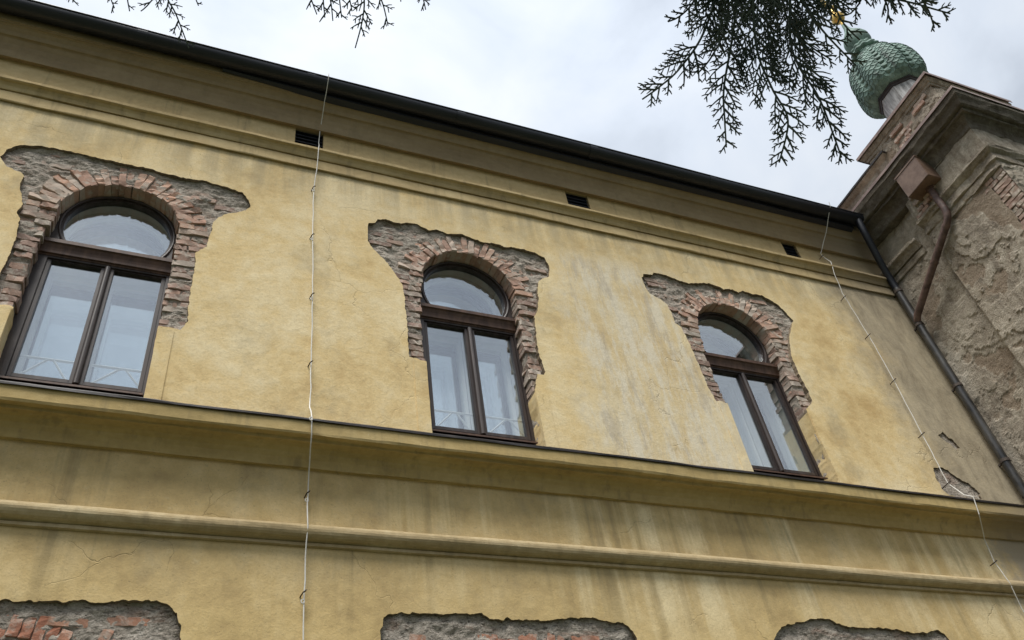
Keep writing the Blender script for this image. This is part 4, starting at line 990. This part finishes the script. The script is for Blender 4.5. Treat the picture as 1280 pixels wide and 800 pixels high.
# ------------------------------------------------------------------ conifer overhanging the camera
def at(u, v, d): return CAM + (FWD + RGT * ((u - 640) / FPX) - UPV * ((v - 400) / FPX)) * d
tree = thing('conifer_tree', 'dark conifer whose flat scaly sprays hang into the sky from above', 'tree', (-1.0, -8.0, GZ))
LIMB0 = at(1500, -420, 1.5)
tk = MB(); tk.tube([(-1.0, -8.0, GZ), (-1.0, -8.0, -5.2), (-.95, -7.95, -4.0), (-.95, -7.9, -2.8), (-.95, -7.9, -1.6)], [.20, .17, .14, .10, .03], 14); tk.build('trunk', 'bark', tree, True)
lb = MB()
lb.tube([(-.95, -7.95, -3.9), (-1.1, -7.2, -3.7), LIMB0, at(1150, -170, 1.45), at(900, -130, 1.4), at(600, -140, 1.45), at(300, -130, 1.5), at(80, -120, 1.5)], [.045, .035, .024, .016, .013, .010, .007, .004], 8)
lb.build('limb', 'bark', tree, True)
rnd = random.Random(12)
def frond(pts, d0, d1, width, seed, dens=1.0, th=1.0, tree=tree):
    """flat spray: a curved axis with alternating side twigs, each with its own small scaly tips"""
    r = random.Random(seed); mb = MB(); n = len(pts)
    P = [at(u, v, d0 + (d1 - d0) * k / (n - 1)) for k, (u, v) in enumerate(pts)]
    # resample
    seg = [(P[k + 1] - P[k]).length for k in range(n - 1)]; tot = sum(seg); N = max(6, int(tot / .0075)); ax = []
    def cr(k, t):
        p0, p1, p2, p3 = P[max(0, k - 1)], P[k], P[k + 1], P[min(n - 1, k + 2)]
        return .5 * ((2 * p1) + (p2 - p0) * t + (2 * p0 - 5 * p1 + 4 * p2 - p3) * t * t + (3 * p1 - p0 - 3 * p2 + p3) * t ** 3)
    for q in range(N + 1):
        s_ = tot * q / N; k = 0
        while k < n - 2 and s_ > seg[k]: s_ -= seg[k]; k += 1
        ax.append(cr(k, min(1, s_ / seg[k])))
    mb.tube(ax, [.0032 * th * (1 - .55 * q / N) for q in range(N + 1)], 5)
    nrm = (FWD + Vector((r.uniform(-.35, .35), r.uniform(-.35, .35), r.uniform(-.35, .35)))).normalized()
    down = Vector((0, 0, -1))
    side = 1
    for q in range(1, N):
        if r.random() > .56 * dens: continue
        side = -side; t = q / N
        d = (ax[min(N, q + 1)] - ax[q - 1]).normalized(); w = nrm.cross(d).normalized() * side
        prof = min(1, t * 3.5 + .25) * (1 - t) ** .55
        L = width * 1.55 * prof * r.uniform(.55, 1.12) + .010
        ang = math.radians(r.uniform(38, 56)); dv = (d * math.cos(ang) + w * math.sin(ang)).normalized()
        m_ = max(2, int(L / .0052)); pth = [ax[q]]; cur = dv.copy()
        for k in range(m_):
            cur = (cur + d * .06 + down * .02 + nrm * r.uniform(-.03, .03)).normalized(); pth.append(pth[-1] + cur * (L / m_))
        mb.tube(pth, [.0022 * th * (1 - .5 * k / m_) for k in range(m_ + 1)], 4)
        s2 = 1
        for k in range(1, m_):
            s2 = -s2
            if r.random() > .88: continue
            dd = (pth[k + 1] - pth[k - 1]).normalized(); ww = nrm.cross(dd).normalized() * s2
            a2 = math.radians(r.uniform(32, 50)); L2 = min(.034, .42 * L + .005) * r.uniform(.55, 1.15) * (1 - .55 * k / m_)
            e = (dd * math.cos(a2) + ww * math.sin(a2) + nrm * r.uniform(-.15, .15)).normalized()
            p1 = pth[k] + e * L2 * .55; p2 = p1 + (e + d * .25 + down * .12).normalized() * L2 * .45
            mb.tube([pth[k], p1, p2], [.0014 * th, .0013 * th, .0007], 4)
            if L2 > .012 and r.random() < .8:
                for s3 in (-1, 1):
                    e3 = (e * .75 + nrm.cross(e) * s3 * .6).normalized(); b0 = pth[k] + e * L2 * r.uniform(.3, .55)
                    mb.tube([b0, b0 + e3 * L2 * .35], [.0013 * th, .0007], 3)
    return mb.build('spray', 'leaf', tree)
F = [  # px path (root -> tip), depths, width
 ([(925, -120), (905, -40), (880, 40), (850, 85), (825, 108), (803, 124)], 1.40, 1.34, .050),
 ([(930, -110), (925, -30), (915, 50), (905, 110), (906, 150), (908, 184)], 1.38, 1.30, .046),
 ([(935, -120), (940, -20), (946, 60), (965, 110), (985, 150), (974, 203)], 1.36, 1.30, .050),
 ([(960, -120), (985, -30), (988, 50), (1000, 85), (1025, 125), (1052, 197)], 1.36, 1.31, .056),
 ([(900, -110), (880, -40), (868, 0), (850, 20), (835, 27)], 1.42, 1.40, .034),
 ([(905, -120), (893, -30), (893, 20), (898, 42)], 1.40, 1.37, .036),
 ([(920, -120), (912, -30), (908, 30), (890, 70), (872, 92)], 1.44, 1.38, .044),
 ([(950, -110), (950, -30), (958, 20), (962, 60), (966, 84)], 1.43, 1.40, .036),
 ([(965, -120), (985, -40), (1010, 10), (1030, 40), (1070, 82)], 1.40, 1.36, .044),
 ([(960, -100), (975, -20), (985, 25), (1010, 55), (1040, 75)], 1.44, 1.40, .042),
 ([(1000, -120), (1020, -50), (1040, 0), (1055, 30), (1075, 50)], 1.42, 1.38, .036),
 ([(1060, -130), (1045, -50), (1030, 0), (1010, 25), (985, 40)], 1.45, 1.42, .036),
 ([(1060, -130), (1085, -50), (1110, -8), (1150, 6), (1188, 17)], 1.42, 1.38, .036),
 ([(1070, -130), (1090, -60), (1100, -15), (1110, 10), (1108, 28)], 1.42, 1.40, .030),
 ([(1090, -130), (1110, -60), (1140, -20), (1160, 12), (1168, 35)], 1.42, 1.40, .026),
 ([(1010, -110), (1030, -50), (1075, -10), (1065, 15), (1050, 20)], 1.46, 1.43, .034),
 ([(175, -110), (195, -50), (208, -5), (220, 18), (236, 60)], 1.50, 1.46, .024),
 ([(165, -110), (185, -50), (195, -12), (185, 6), (176, 14)], 1.50, 1.48, .020),
 ([(150, -110), (158, -50), (158, -12), (162, 14)], 1.52, 1.50, .014),
 ([(130, -110), (132, -60), (136, -12), (143, 10)], 1.52, 1.50, .012),
 ([(220, -110), (230, -50), (240, -14), (248, 7)], 1.52, 1.50, .014),
 ([(100, -110), (98, -60), (93, -20), (91, 3)], 1.52, 1.50, .012),
 ([(440, -120), (448, -60), (455, -5), (453, 25), (444, 60)], 1.44, 1.42, .024),
 ([(400, -120), (405, -60), (410, -15), (414, 6), (416, 26)], 1.46, 1.44, .022),
 ([(380, -120), (380, -60), (385, -15), (396, 18)], 1.46, 1.44, .016),
 ([(420, -120), (418, -60), (422, -20), (427, 22)], 1.46, 1.44, .016),
 ([(470, -120), (470, -60), (473, -15), (480, 10), (485, 32)], 1.46, 1.44, .022),
 ([(410, -120), (412, -60), (404, -15), (406, 22)], 1.45, 1.43, .020),
 ([(430, -120), (432, -60), (434, -20), (440, 14)], 1.45, 1.43, .018),
 ([(520, -120), (524, -60), (527, -15), (532, 12)], 1.47, 1.46, .012),
 ([(495, -120), (497, -60), (499, -25), (501, 2)], 1.47, 1.46, .012)]
for i, (pp, a, b, wdt) in enumerate(F): frond(pp, a, b, wdt, 500 + i, 1.25 if i < 16 else .95, .92 if i < 16 else .70)

for o in list(bpy.data.objects):
    if '_base' in o: del o['_base']
